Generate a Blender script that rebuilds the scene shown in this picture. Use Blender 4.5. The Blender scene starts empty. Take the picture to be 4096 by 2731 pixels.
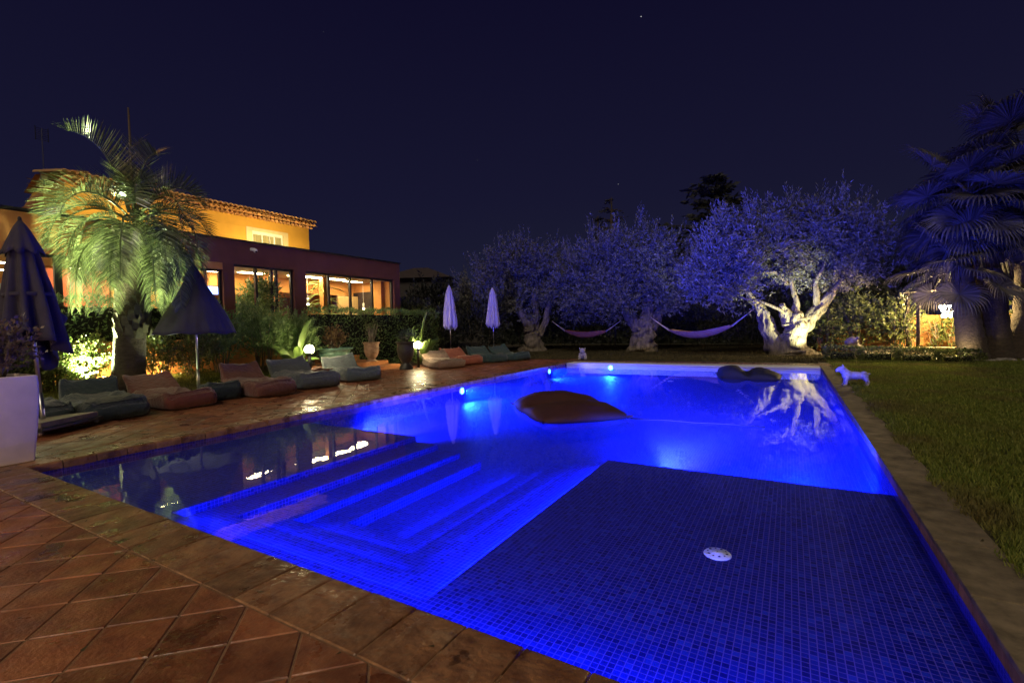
import bpy, bmesh, math, random
import numpy as np
from mathutils import Vector, Matrix, noise
R=math.radians; PI=math.pi
random.seed(7); rng=np.random.default_rng(11)
scene=bpy.context.scene
COL=scene.collection

# ------------------------------------------------------------------ camera
CAM=Vector((7.7251,-1.9047,1.5))
fw=Vector((-0.50305,0.86367,-0.03172)).normalized()
ri0=Vector((0.86413,0.50328,0)).normalized(); up0=ri0.cross(fw)
rl=-0.024278
ri=ri0*math.cos(rl)+up0*math.sin(rl); up=-ri0*math.sin(rl)+up0*math.cos(rl)
cd=bpy.data.cameras.new('camera'); cam=bpy.data.objects.new('camera',cd); COL.objects.link(cam)
cd.sensor_width=36; cd.lens=16.779; cd.clip_start=.05; cd.clip_end=600
m=Matrix((ri,up,-fw)).transposed().to_4x4(); m.translation=CAM; cam.matrix_world=m
scene.camera=cam
scene.view_settings.view_transform='Standard'; scene.view_settings.look='None'
scene.view_settings.exposure=0; scene.view_settings.gamma=1
cy=scene.cycles
cy.use_denoising=True; cy.max_bounces=7; cy.diffuse_bounces=3; cy.glossy_bounces=3; cy.transparent_max_bounces=24
cy.transmission_bounces=4; cy.caustics_reflective=False; cy.caustics_refractive=False
cy.sample_clamp_indirect=4; cy.use_light_tree=True
try: cy.denoiser='OPENIMAGEDENOISE'
except Exception: pass

# ------------------------------------------------------------------ world: clear night sky with a few stars
w=bpy.data.worlds.new('World'); scene.world=w; w.use_nodes=True
nt=w.node_tree; N=nt.nodes; Lk=nt.links
for n in list(N): N.remove(n)
out=N.new('ShaderNodeOutputWorld'); bg=N.new('ShaderNodeBackground'); bg.inputs[1].default_value=1
tc=N.new('ShaderNodeTexCoord'); sep=N.new('ShaderNodeSeparateXYZ'); Lk.new(tc.outputs['Generated'],sep.inputs[0])
cr=N.new('ShaderNodeValToRGB'); e=cr.color_ramp.elements
e[0].position=0; e[0].color=(.0125,.0138,.032,1)
e[1].position=.62; e[1].color=(.0042,.0034,.0185,1)
el=cr.color_ramp.elements.new(.25); el.color=(.0082,.0080,.0275,1)
Lk.new(sep.outputs[2],cr.inputs[0])
vo=N.new('ShaderNodeTexVoronoi'); vo.inputs['Scale'].default_value=42; Lk.new(tc.outputs['Generated'],vo.inputs['Vector'])
lt=N.new('ShaderNodeMath'); lt.operation='LESS_THAN'; lt.inputs[1].default_value=.032; Lk.new(vo.outputs['Distance'],lt.inputs[0])
sc=N.new('ShaderNodeSeparateColor'); Lk.new(vo.outputs['Color'],sc.inputs[0])
gt=N.new('ShaderNodeMapRange'); gt.inputs[1].default_value=.86; gt.inputs[2].default_value=1; gt.inputs[3].default_value=0; gt.inputs[4].default_value=.6
Lk.new(sc.outputs[0],gt.inputs[0])
mu=N.new('ShaderNodeMath'); mu.operation='MULTIPLY'; Lk.new(lt.outputs[0],mu.inputs[0]); Lk.new(gt.outputs[0],mu.inputs[1])
ad=N.new('ShaderNodeMixRGB'); ad.blend_type='ADD'; ad.inputs[0].default_value=1; Lk.new(cr.outputs[0],ad.inputs[1]); Lk.new(mu.outputs[0],ad.inputs[2])
Lk.new(ad.outputs[0],bg.inputs[0]); Lk.new(bg.outputs[0],out.inputs[0])

# soft fill added from behind the viewer, standing in for sky- and town-glow
sl=bpy.data.lights.new('moon','SUN'); sl.energy=1.05; sl.angle=R(25); sl.color=(1,.86,.66)
so_=bpy.data.objects.new('moon',sl); COL.objects.link(so_); so_.rotation_euler=Vector((-.25,.75,-.8)).to_track_quat('-Z','Y').to_euler()

# ------------------------------------------------------------------ helpers
def tag(o,label=None,cat=None,group=None,kind=None):
    if label: o['label']=label
    if cat: o['category']=cat
    if group: o['group']=group
    if kind: o['kind']=kind
    return o
def empty(name,label,cat,loc=(0,0,0),rz=0,group=None):
    o=bpy.data.objects.new(name,None); COL.objects.link(o); o.location=loc; o.rotation_euler=(0,0,rz); o.empty_display_size=.1
    return tag(o,label,cat,group)
def link(name,me,parent=None,loc=None,rz=0):
    o=bpy.data.objects.new(name,me); COL.objects.link(o)
    if parent is not None: o.parent=parent
    if loc is not None: o.location=loc
    if rz: o.rotation_euler[2]=rz
    return o
def smooth(me,on=True):
    me.polygons.foreach_set('use_smooth',[on]*len(me.polygons))
def mk(name,V,F,mat,parent=None,sm=False,loc=None,rz=0):
    me=bpy.data.meshes.new(name); me.from_pydata([tuple(v) for v in V],[],[tuple(f) for f in F]); me.update()
    if mat: me.materials.append(mat)
    if sm: smooth(me)
    return link(name,me,parent,loc,rz)
def mk_np(name,V,F,mat,parent=None,sm=False):
    V=np.asarray(V,np.float32); F=np.asarray(F,np.int32); k=F.shape[1]
    me=bpy.data.meshes.new(name); me.vertices.add(len(V)); me.vertices.foreach_set('co',V.ravel())
    me.loops.add(F.size); me.loops.foreach_set('vertex_index',F.ravel())
    me.polygons.add(len(F)); me.polygons.foreach_set('loop_start',np.arange(0,F.size,k,dtype=np.int32))
    me.polygons.foreach_set('loop_total',np.full(len(F),k,np.int32)); me.update(calc_edges=True)
    if mat: me.materials.append(mat)
    if sm: smooth(me)
    return link(name,me,parent)
class MB:
    def __init__(s): s.V=[]; s.F=[]
    def add(s,V,F):
        o=len(s.V); s.V+= [tuple(v) for v in V]; s.F+= [tuple(i+o for i in f) for f in F]; return s
    def box(s,x0,x1,y0,y1,z0,z1):
        return s.add([(x0,y0,z0),(x1,y0,z0),(x1,y1,z0),(x0,y1,z0),(x0,y0,z1),(x1,y0,z1),(x1,y1,z1),(x0,y1,z1)],
            [(3,2,1,0),(4,5,6,7),(0,1,5,4),(1,2,6,5),(2,3,7,6),(3,0,4,7)])
    def tube(s,P,rad,n=10,cap=True,lob=0,seed=0.,twist=0.):
        P=[Vector(p) for p in P]; rings=[]
        u=None
        for i,p in enumerate(P):
            t=(P[min(i+1,len(P)-1)]-P[max(i-1,0)]).normalized()
            if u is None:
                u=t.cross(Vector((0,0,1)) if abs(t.z)<.9 else Vector((1,0,0))).normalized()
            else: u=(u-t*u.dot(t)).normalized()
            v=t.cross(u); r=rad[i] if hasattr(rad,'__len__') else rad; ring=[]
            for k in range(n):
                a=2*PI*k/n+twist*i
                rr=r
                if lob:
                    rr*=1+lob*noise.noise(Vector((math.cos(a)*1.6+seed,math.sin(a)*1.6,i*.28)))+lob*.5*noise.noise(Vector((math.cos(a)*4+seed,math.sin(a)*4,i*.25)))
                    if n>=30: rr*=1+.07*abs(math.sin(5.5*a+3*noise.noise(Vector((seed,a,i*.12)))+i*.12))+.05*noise.noise(Vector((math.cos(a)*9,math.sin(a)*9+seed,i*.5)))
                ring.append(p+u*math.cos(a)*rr+v*math.sin(a)*rr)
            rings.append(ring)
        V=[q for r_ in rings for q in r_]; F=[]
        for i in range(len(P)-1):
            for k in range(n): F.append((i*n+k,i*n+(k+1)%n,(i+1)*n+(k+1)%n,(i+1)*n+k))
        if cap: F.append(tuple(range(n-1,-1,-1))); F.append(tuple((len(P)-1)*n+k for k in range(n)))
        return s.add(V,F)
    def lathe(s,prof,n=24,c=(0,0,0),fold=None):
        V=[];F=[]
        for i,(r,z) in enumerate(prof):
            for k in range(n):
                a=2*PI*k/n; rr,zz=(r,z) if fold is None else fold(r,z,a,i)
                V.append((c[0]+rr*math.cos(a),c[1]+rr*math.sin(a),c[2]+zz))
        for i in range(len(prof)-1):
            for k in range(n): F.append((i*n+k,i*n+(k+1)%n,(i+1)*n+(k+1)%n,(i+1)*n+k))
        return s.add(V,F)
    def ell(s,c,r,rot=None,n=10,m=14):
        V=[];F=[]
        M=rot.to_3x3() if rot else Matrix.Identity(3)
        for i in range(n+1):
            ph=PI*i/n
            for k in range(m):
                a=2*PI*k/m; V.append(Vector(c)+M@Vector((r[0]*math.sin(ph)*math.cos(a),r[1]*math.sin(ph)*math.sin(a),r[2]*math.cos(ph))))
        for i in range(n):
            for k in range(m): F.append((i*m+k,(i+1)*m+k,(i+1)*m+(k+1)%m,i*m+(k+1)%m))
        return s.add(V,F)
    def build(s,name,mat,parent=None,sm=False,bev=0,loc=None,rz=0):
        o=mk(name,s.V,s.F,mat,parent,sm,loc,rz)
        if bev:
            b=o.modifiers.new('bevel','BEVEL'); b.width=bev; b.segments=2; b.limit_method='ANGLE'
        return o
def box(name,x0,x1,y0,y1,z0,z1,mat,parent=None,bev=0): return MB().box(x0,x1,y0,y1,z0,z1).build(name,mat,parent,bev=bev)

# ------------------------------------------------------------------ materials
def newmat(name):
    m=bpy.data.materials.new(name); m.use_nodes=True; n=m.node_tree.nodes
    for q in list(n): n.remove(q)
    o=n.new('ShaderNodeOutputMaterial'); return m,n,m.node_tree.links,o
def M(name,c,rough=.6,var=.2,scale=3,bump=0.,bscale=30,spec=.4,metal=0,rnd=None,rv=.25,c2=None,em=None,dist=.01,sheen=0,stretch=None,roughvar=0,stain=0,lime=0):
    m,n,l,o=newmat(name); p=n.new('ShaderNodeBsdfPrincipled'); l.new(p.outputs[0],o.inputs[0])
    p.inputs['Roughness'].default_value=rough; p.inputs['Specular IOR Level'].default_value=spec; p.inputs['Metallic'].default_value=metal
    if sheen: p.inputs['Sheen Weight'].default_value=sheen
    g=n.new('ShaderNodeNewGeometry'); vec=g.outputs['Position']
    if stretch:
        mp=n.new('ShaderNodeMapping'); mp.inputs['Scale'].default_value=stretch; l.new(vec,mp.inputs[0]); vec=mp.outputs[0]
    nz=n.new('ShaderNodeTexNoise'); nz.inputs['Scale'].default_value=scale; nz.inputs['Detail'].default_value=7; nz.inputs['Roughness'].default_value=.62
    l.new(vec,nz.inputs['Vector'])
    rp=n.new('ShaderNodeMapRange'); rp.inputs[1].default_value=.3; rp.inputs[2].default_value=.7; l.new(nz.outputs[0],rp.inputs[0])
    mx=n.new('ShaderNodeMixRGB'); l.new(rp.outputs[0],mx.inputs[0])
    ca=tuple(min(1,x*(1-var)) for x in c); cb=c2 if c2 else tuple(min(1,x*(1+var)) for x in c)
    mx.inputs[1].default_value=(*ca,1); mx.inputs[2].default_value=(*cb,1); col=mx.outputs[0]
    if rnd:
        if rnd=='obj': q=n.new('ShaderNodeObjectInfo').outputs['Random']
        else: q=g.outputs['Random Per Island']
        r2=n.new('ShaderNodeMapRange'); r2.inputs[3].default_value=1-rv; r2.inputs[4].default_value=1+rv; l.new(q,r2.inputs[0])
        h=n.new('ShaderNodeHueSaturation'); l.new(col,h.inputs['Color']); l.new(r2.outputs[0],h.inputs['Value']); col=h.outputs[0]
    if lime:
        n5=n.new('ShaderNodeTexNoise'); n5.inputs['Scale'].default_value=5; n5.inputs['Detail'].default_value=9; n5.inputs['Roughness'].default_value=.75; l.new(vec,n5.inputs['Vector'])
        m5=n.new('ShaderNodeMapRange'); m5.inputs[1].default_value=.54; m5.inputs[2].default_value=.72; m5.inputs[4].default_value=lime; l.new(n5.outputs[0],m5.inputs[0])
        x5=n.new('ShaderNodeMixRGB'); l.new(m5.outputs[0],x5.inputs[0]); l.new(col,x5.inputs[1]); x5.inputs[2].default_value=(.45,.34,.22,1); col=x5.outputs[0]
    sm_=None
    if stain:
        n4=n.new('ShaderNodeTexNoise'); n4.inputs['Scale'].default_value=1.7; n4.inputs['Detail'].default_value=5; n4.inputs['Roughness'].default_value=.6; l.new(vec,n4.inputs['Vector'])
        m4=n.new('ShaderNodeMapRange'); m4.inputs[1].default_value=.60; m4.inputs[2].default_value=.635; l.new(n4.outputs[0],m4.inputs[0]); sm_=m4.outputs[0]
        x4=n.new('ShaderNodeMixRGB'); x4.blend_type='MULTIPLY'; l.new(sm_,x4.inputs[0]); l.new(col,x4.inputs[1]); x4.inputs[2].default_value=(1-stain,1-stain,1-stain,1); col=x4.outputs[0]
    l.new(col,p.inputs['Base Color'])
    if roughvar:
        r3=n.new('ShaderNodeMapRange'); r3.inputs[1].default_value=.35; r3.inputs[2].default_value=.65; r3.inputs[3].default_value=rough-roughvar; r3.inputs[4].default_value=rough+roughvar
        nz2=n.new('ShaderNodeTexNoise'); nz2.inputs['Scale'].default_value=scale*.7; nz2.inputs['Detail'].default_value=4; l.new(vec,nz2.inputs['Vector']); l.new(nz2.outputs[0],r3.inputs[0]); rr_=r3.outputs[0]
        if sm_ is not None:
            x6=n.new('ShaderNodeMix'); l.new(sm_,x6.inputs[0]); l.new(rr_,x6.inputs[2]); x6.inputs[3].default_value=.1; rr_=x6.outputs[0]
        l.new(rr_,p.inputs['Roughness'])
    if em: p.inputs['Emission Color'].default_value=(*em[:3],1); p.inputs['Emission Strength'].default_value=em[3]
    if bump:
        b=n.new('ShaderNodeBump'); b.inputs['Strength'].default_value=bump; b.inputs['Distance'].default_value=dist
        n2=n.new('ShaderNodeTexNoise'); n2.inputs['Scale'].default_value=bscale; n2.inputs['Detail'].default_value=6; l.new(vec,n2.inputs['Vector'])
        l.new(n2.outputs[0],b.inputs['Height']); l.new(b.outputs[0],p.inputs['Normal'])
    return m
def EM(name,c,s):
    m,n,l,o=newmat(name); e=n.new('ShaderNodeEmission'); e.inputs[0].default_value=(*c,1); e.inputs[1].default_value=s; l.new(e.outputs[0],o.inputs[0]); return m
def LEAF(name,c1,c2,trans=.3,rough=.5,spec=.35,patch=None):
    m,n,l,o=newmat(name); p=n.new('ShaderNodeBsdfPrincipled'); t=n.new('ShaderNodeBsdfTranslucent'); mx=n.new('ShaderNodeMixShader'); mx.inputs[0].default_value=trans
    g=n.new('ShaderNodeNewGeometry'); cm=n.new('ShaderNodeMixRGB'); l.new(g.outputs['Random Per Island'],cm.inputs[0]); cm.inputs[1].default_value=(*c1,1); cm.inputs[2].default_value=(*c2,1)
    if patch:
        nz=n.new('ShaderNodeTexNoise'); nz.inputs['Scale'].default_value=.8; nz.inputs['Detail'].default_value=4; l.new(g.outputs['Position'],nz.inputs['Vector'])
        pr_=n.new('ShaderNodeMapRange'); pr_.inputs[1].default_value=.45; pr_.inputs[2].default_value=.68; pr_.inputs[4].default_value=.8; l.new(nz.outputs[0],pr_.inputs[0])
        cm2=n.new('ShaderNodeMixRGB'); l.new(pr_.outputs[0],cm2.inputs[0]); l.new(cm.outputs[0],cm2.inputs[1]); cm2.inputs[2].default_value=(*patch,1); cm=cm2
    l.new(cm.outputs[0],p.inputs['Base Color']); l.new(cm.outputs[0],t.inputs[0]); p.inputs['Roughness'].default_value=rough; p.inputs['Specular IOR Level'].default_value=spec
    l.new(p.outputs[0],mx.inputs[1]); l.new(t.outputs[0],mx.inputs[2]); l.new(mx.outputs[0],o.inputs[0]); return m
def GLASS(name,ior=1.45,tint=(1,1,1),bump=0,bscale=3,rough=0.0):
    m,n,l,o=newmat(name); t=n.new('ShaderNodeBsdfTransparent'); t.inputs[0].default_value=(*tint,1); g=n.new('ShaderNodeBsdfGlossy'); g.inputs['Roughness'].default_value=rough
    f0=((ior-1)/(ior+1))**2; mx=n.new('ShaderNodeMixShader')
    g0=n.new('ShaderNodeNewGeometry'); dt=n.new('ShaderNodeVectorMath'); dt.operation='DOT_PRODUCT'; l.new(g0.outputs['Normal'],dt.inputs[0]); l.new(g0.outputs['Incoming'],dt.inputs[1])
    ab=n.new('ShaderNodeMath'); ab.operation='ABSOLUTE'; l.new(dt.outputs['Value'],ab.inputs[0])
    om=n.new('ShaderNodeMath'); om.operation='SUBTRACT'; om.inputs[0].default_value=1; l.new(ab.outputs[0],om.inputs[1])
    pw=n.new('ShaderNodeMath'); pw.operation='POWER'; pw.inputs[1].default_value=5; l.new(om.outputs[0],pw.inputs[0])
    f=n.new('ShaderNodeMath'); f.operation='MULTIPLY_ADD'; f.inputs[1].default_value=1-f0; f.inputs[2].default_value=f0; l.new(pw.outputs[0],f.inputs[0])
    if bump:
        b=n.new('ShaderNodeBump'); b.inputs['Strength'].default_value=bump; b.inputs['Distance'].default_value=.02
        n2=n.new('ShaderNodeTexNoise'); n2.inputs['Scale'].default_value=bscale; n2.inputs['Detail'].default_value=3
        gg=n.new('ShaderNodeNewGeometry'); l.new(gg.outputs['Position'],n2.inputs['Vector']); l.new(n2.outputs[0],b.inputs['Height'])
        l.new(b.outputs[0],g.inputs['Normal'])
    l.new(f.outputs[0],mx.inputs[0]); l.new(t.outputs[0],mx.inputs[1]); l.new(g.outputs[0],mx.inputs[2]); l.new(mx.outputs[0],o.inputs[0]); return m
def MOSAIC():
    m,n,l,o=newmat('pool_mosaic'); p=n.new('ShaderNodeBsdfPrincipled'); l.new(p.outputs[0],o.inputs[0])
    p.inputs['Roughness'].default_value=.6; p.inputs['Specular IOR Level'].default_value=.15
    g=n.new('ShaderNodeNewGeometry'); sp=n.new('ShaderNodeSeparateXYZ'); sn=n.new('ShaderNodeSeparateXYZ'); l.new(g.outputs['Position'],sp.inputs[0]); l.new(g.outputs['Normal'],sn.inputs[0])
    S=.038
    def mt(op,a,b=None,c=None):
        q=n.new('ShaderNodeMath'); q.operation=op
        for i,x in enumerate((a,b,c)):
            if x is None: continue
            if hasattr(x,'is_linked') or hasattr(x,'node'): l.new(x,q.inputs[i])
            else: q.inputs[i].default_value=x
        return q.outputs[0]
    line=None; cells=[]
    for i in range(3):
        pp=mt('PINGPONG',mt('ADD',sp.outputs[i],100.003),S/2)
        a=mt('LESS_THAN',pp,.0027); nn=mt('LESS_THAN',mt('ABSOLUTE',sn.outputs[i]),.6); v=mt('MULTIPLY',a,nn)
        line=v if line is None else mt('MAXIMUM',line,v)
        cells.append(mt('MULTIPLY',mt('FLOOR',mt('DIVIDE',mt('ADD',sp.outputs[i],100.003),S)),nn))
    cb=n.new('ShaderNodeCombineXYZ')
    for i in range(3): l.new(cells[i],cb.inputs[i])
    wn=n.new('ShaderNodeTexWhiteNoise'); wn.noise_dimensions='3D'; l.new(cb.outputs[0],wn.inputs[0])
    cr=n.new('ShaderNodeValToRGB'); l.new(wn.outputs[0],cr.inputs[0]); cr.color_ramp.interpolation='CONSTANT'
    e=cr.color_ramp.elements; e[0].color=(.006,.012,.27,1); e[1].position=.75; e[1].color=(.004,.007,.18,1)
    for ps,c in ((.3,(.009,.018,.36,1)),(.55,(.007,.014,.31,1)),(.92,(.016,.035,.46,1))):
        q=e.new(ps); q.color=c
    mx=n.new('ShaderNodeMixRGB'); l.new(line,mx.inputs[0]); l.new(cr.outputs[0],mx.inputs[1]); mx.inputs[2].default_value=(.105,.075,.52,1)
    l.new(mx.outputs[0],p.inputs['Base Color'])
    b=n.new('ShaderNodeBump'); b.inputs['Strength'].default_value=.4; b.inputs['Distance'].default_value=.003; b.invert=True; l.new(line,b.inputs['Height']); l.new(b.outputs[0],p.inputs['Normal'])
    return m
mosaic=MOSAIC()
water_m=GLASS('pool_water',1.33,(.93,.96,1),bump=.07,bscale=2.6)
glass_m=GLASS('window_glass',1.5,(.95,.97,.95))
terra=M('terracotta_tile',(.23,.056,.022),.45,.5,5,.6,38,spec=.5,rnd='obj',rv=.32,c2=(.31,.115,.045),roughvar=.2,stain=.35,lime=.12)
terra_i=M('terracotta_tile_far',(.23,.056,.022),.45,.5,5,.6,38,spec=.5,rnd='isl',rv=.32,c2=(.31,.115,.045),roughvar=.2)
cop_m=M('coping_terracotta',(.17,.062,.028),.38,.5,7,.9,26,spec=.6,rnd='obj',rv=.3,c2=(.30,.15,.07),roughvar=.22,stain=.7,lime=.45)
grout=M('grout',(.23,.13,.07),.9,.35,14,.5,80)
conc=M('path_concrete',(.12,.095,.062),.95,.5,5,.6,40,rnd='obj',rv=.2,c2=(.23,.18,.115))
soil=M('soil',(.045,.035,.018),.95,.4,3,.6,20)
lawn_m=M('lawn_soil',(.03,.035,.012),.95,.4,2,.5,30,c2=(.06,.045,.02))
navy=M('umbrella_cloth_navy',(.035,.03,.055),.85,.12,6,.2,250)
cream=M('umbrella_cloth_cream',(.30,.26,.25),.85,.1,6,.2,250)
steel=M('steel',(.45,.45,.46),.3,.1,5,metal=1)
darkmetal=M('dark_metal',(.03,.028,.03),.4,.1,5,metal=.4)
white_pl=M('planter_plastic',(.66,.58,.54),.6,.14,2.2,.12,60)
orange=M('orange_render',(.55,.24,.075),.85,.12,3,.3,60)
yellow=M('yellow_render',(.60,.33,.05),.85,.08,2,.3,60)
maroon=M('maroon_render',(.14,.05,.045),.85,.12,2,.3,60)
creamr=M('cream_render',(.62,.52,.30),.85,.08,3,.2,60)
white=M('white_frame',(.7,.7,.66),.5,.05,3)
tile_roof=M('roof_tile',(.46,.25,.10),.8,.25,5,.3,40,rnd='isl')
bark_o=M('olive_bark',(.10,.08,.06),.9,.5,6,1,14,c2=(.27,.22,.165),dist=.10,stretch=(1,1,.3))
bark_p=M('palm_bark',(.05,.036,.025),.95,.4,6,1,20,dist=.04,stretch=(1,1,3))
leaf_ol=LEAF('olive_leaf',(.06,.06,.05),(.225,.22,.185),.25,.5)
leaf_dk=LEAF('dark_leaf',(.02,.035,.014),(.05,.07,.03),.2,.5)
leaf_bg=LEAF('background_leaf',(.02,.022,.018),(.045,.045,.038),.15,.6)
leaf_oe=LEAF('oleander_leaf',(.07,.13,.035),(.19,.28,.095),.3,.45)
leaf_lr=LEAF('laurel_leaf',(.06,.09,.022),(.17,.18,.06),.3,.4)
leaf_bn=LEAF('paradise_leaf',(.08,.13,.03),(.12,.18,.045),.4,.35)
leaf_pl=LEAF('palm_leaflet',(.035,.05,.02),(.19,.22,.10),.25,.25,.9)
leaf_fp=LEAF('fan_leaf',(.03,.027,.025),(.105,.095,.09),.25,.45)
leaf_rd=LEAF('red_leaf',(.12,.06,.03),(.22,.15,.06),.3,.5)
leaf_br=LEAF('brown_leaf',(.09,.065,.04),(.17,.12,.07),.25,.35,.5)
grass_m=LEAF('grass_blade',(.085,.13,.016),(.25,.27,.06),.3,.6,.2,patch=(.15,.115,.05))
dry_m=LEAF('dry_grass',(.06,.055,.03),(.14,.115,.065),.3,.7,.1)

# ------------------------------------------------------------------ lamps' light (each belongs to a lamp object built below)
def point(name,loc,power,col,parent=None,r=.06):
    l=bpy.data.lights.new(name,'POINT'); l.energy=power; l.color=col; l.shadow_soft_size=r
    o=bpy.data.objects.new(name,l); COL.objects.link(o); o.location=loc
    if parent: o.parent=parent
    return o
def spot(name,loc,tgt,power,col,ang,blend=.5,parent=None,r=.05):
    l=bpy.data.lights.new(name,'SPOT'); l.energy=power; l.color=col; l.spot_size=R(ang); l.spot_blend=blend; l.shadow_soft_size=r
    o=bpy.data.objects.new(name,l); COL.objects.link(o); o.location=loc
    d=Vector(tgt)-Vector(loc); o.rotation_euler=d.to_track_quat('-Z','Y').to_euler()
    if parent: o.parent=parent
    return o
BLUE=(.004,.042,1.0); VBLUE=(.075,.07,1.0); WARM=(1,.78,.42); AMBER=(1,.62,.22); LIME=(.86,1,.48)

# ================================================================== SETTING
W=8.57; L=16.34; ZW=-.106
# ground sheet with the pool cut out
gx=[-160,-.2,W+.1,160]; gy=[-60,-.2,L+.2,220]
V=[];F=[]
for j in range(4):
    for i in range(4): V.append((gx[i],gy[j],-.035))
for j in range(3):
    for i in range(3):
        if not(i==1 and j==1): a=j*4+i; F.append((a,a+1,a+5,a+4))
tag(mk('ground',V,F,soil),kind='structure')

# pool basin: U shaped steps and a shallow shelf
b=MB(); T=-.20; FL=-.57
def quad(a,b_,c,d): b.add([a,b_,c,d],[(0,1,2,3)])
def hquad(x0,x1,y0,y1,z): quad((x0,y0,z),(x1,y0,z),(x1,y1,z),(x0,y1,z))
YE=3.8
lev=[(2.60,5.75,.34,T),(3.04,5.37,.69,-.285),(3.45,4.99,1.03,-.37),(3.83,4.62,1.37,-.455)]
prev=(0,W,0)
for k,(xa,xb,yn,z) in enumerate(lev):
    pa,pb,pn=prev
    hquad(pa,xa,pn,YE,z); hquad(xb,pb,pn,YE,z); hquad(xa,xb,pn,yn,z)
    zn=lev[k+1][3] if k<3 else FL
    quad((xa,yn,zn),(xa,YE,zn),(xa,YE,z),(xa,yn,z)); quad((xb,YE,zn),(xb,yn,zn),(xb,yn,z),(xb,YE,z)); quad((xb,yn,zn),(xa,yn,zn),(xa,yn,z),(xb,yn,z))
    quad((xa,YE,z),(xa,YE,FL),(pa,YE,FL),(pa,YE,z)); quad((pb,YE,z),(pb,YE,FL),(xb,YE,FL),(xb,YE,z))
    prev=(xa,xb,yn)
xa,xb,yn=prev
hquad(xa,xb,yn,YE,FL)
FZ=-.44
quad((0,YE,FL),(W,YE,FL),(W,L,FZ),(0,L,FZ))
zt=-.09
quad((0,0,-1),(0,0,zt),(W,0,zt),(W,0,-1)); quad((0,L,-1),(W,L,-1),(W,L,zt),(0,L,zt))
quad((0,0,-1),(0,L,-1),(0,L,zt),(0,0,zt)); quad((W,L,-1),(W,0,-1),(W,0,zt),(W,L,zt))
# coved foot of the right wall
for i in range(5):
    a0=PI/2*i/5; a1=PI/2*(i+1)/5; r=.26
    x0=W-r+r*math.sin(a0); z0=FL+r-r*math.cos(a0); x1=W-r+r*math.sin(a1); z1=FL+r-r*math.cos(a1)
    quad((x0,YE,z0),(x1,YE,z1),(x1,L,z1+.13),(x0,L,z0+.13))
tag(b.build('pool_basin',mosaic),kind='structure')
g_=.004; wb=MB().box(g_,W-g_,g_,15.58,-.95,ZW); pw_=wb.build('pool_water',water_m); tag(pw_,kind='structure')
wn_=water_m.node_tree; vs=wn_.nodes.new('ShaderNodeVolumePrincipled'); vs.inputs['Color'].default_value=(.06,.16,1,1); vs.inputs['Density'].default_value=.11; vs.inputs['Anisotropy'].default_value=.2
wn_.links.new(vs.outputs[0],[q for q in wn_.nodes if q.type=='OUTPUT_MATERIAL'][0].inputs['Volume'])

# paving: bedding sheet, terracotta tiles laid on the diagonal
deckV=[(-1.0,-14,-.0055),(16,-14,-.0055),(16,-.2,-.0055),(-.2,-.2,-.0055),(-.2,17.6,-.0055),(-5.6,17.6,-.0055),(-5.6,8.7,-.0055),(-4.5,8.7,-.0055),(-4.5,-14,-.0055)]
paving=tag(mk('terrace_paving',deckV,[tuple(range(9))],grout),kind='structure')
def clip(poly,nx,ny,d):
    o=[]
    for i in range(len(poly)):
        a=poly[i]; c=poly[(i+1)%len(poly)]; da=a[0]*nx+a[1]*ny-d; dc=c[0]*nx+c[1]*ny-d
        if da<=0: o.append(a)
        if da*dc<0:
            t=da/(da-dc); o.append((a[0]+(c[0]-a[0])*t,a[1]+(c[1]-a[1])*t))
    return o
def inset(poly,g):
    o=[];n=len(poly)
    for i in range(n):
        p0=Vector(poly[i-1]);p1=Vector(poly[i]);p2=Vector(poly[(i+1)%n])
        d1=(p1-p0).normalized();d2=(p2-p1).normalized(); n1=Vector((-d1.y,d1.x));n2=Vector((-d2.y,d2.x))
        bi=(n1+n2); q=bi.length
        if q<1e-4: return None
        bi/=q; o.append(tuple(p1+bi*(g/max(.35,bi.dot(n1)))))
    return o
def area(p): return .5*sum(p[i-1][0]*p[i][1]-p[i][0]*p[i-1][1] for i in range(len(p)))
def clean(p):
    o=[]
    for q in p:
        if not o or (Vector(q)-Vector(o[-1])).length>.004: o.append(q)
    if len(o)>2 and (Vector(o[0])-Vector(o[-1])).length<.004: o.pop()
    return o
def tile_mesh(poly,mb=None,z=0.):
    poly=clean(poly)
    if len(poly)<3: return None
    if area(poly)<0: poly=poly[::-1]
    if area(poly)<.004: return None
    a=inset(poly,.0055); 
    if a is None or area(a)<.003: return None
    t=inset(a,.005)
    if t is None or area(t)<.002: return None
    cx=sum(p[0] for p in poly)/len(poly); cyy=sum(p[1] for p in poly)/len(poly)
    tx,ty=random.gauss(0,.006),random.gauss(0,.006); dz=random.gauss(0,.0012)
    n=len(a); Vv=[];
    for p in a: Vv.append((p[0]-cx,p[1]-cyy,-.02))
    for p in a: Vv.append((p[0]-cx,p[1]-cyy,-.005+dz+tx*(p[0]-cx)+ty*(p[1]-cyy)))
    for p in t: Vv.append((p[0]-cx,p[1]-cyy,dz+tx*(p[0]-cx)+ty*(p[1]-cyy)))
    Ff=[tuple(2*n+i for i in range(n))]
    for i in range(n):
        j=(i+1)%n; Ff.append((i,j,n+j,n+i)); Ff.append((n+i,n+j,2*n+j,2*n+i))
    return (cx,cyy),Vv,Ff
regions=[[(0,1,-.425),(0,-1,4.6),(-1,0,4.5),(1,0,13)],[(1,0,-.425),(0,-1,.425),(-1,0,4.5),(0,1,8.7)],[(1,0,-.425),(0,-1,-8.7),(-1,0,5.6),(0,1,17.6)]]
tiles=[]
S2=.235
def lat(i,j): return (2.313+(i+j)*S2,-.422+(i-j)*S2)
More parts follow.
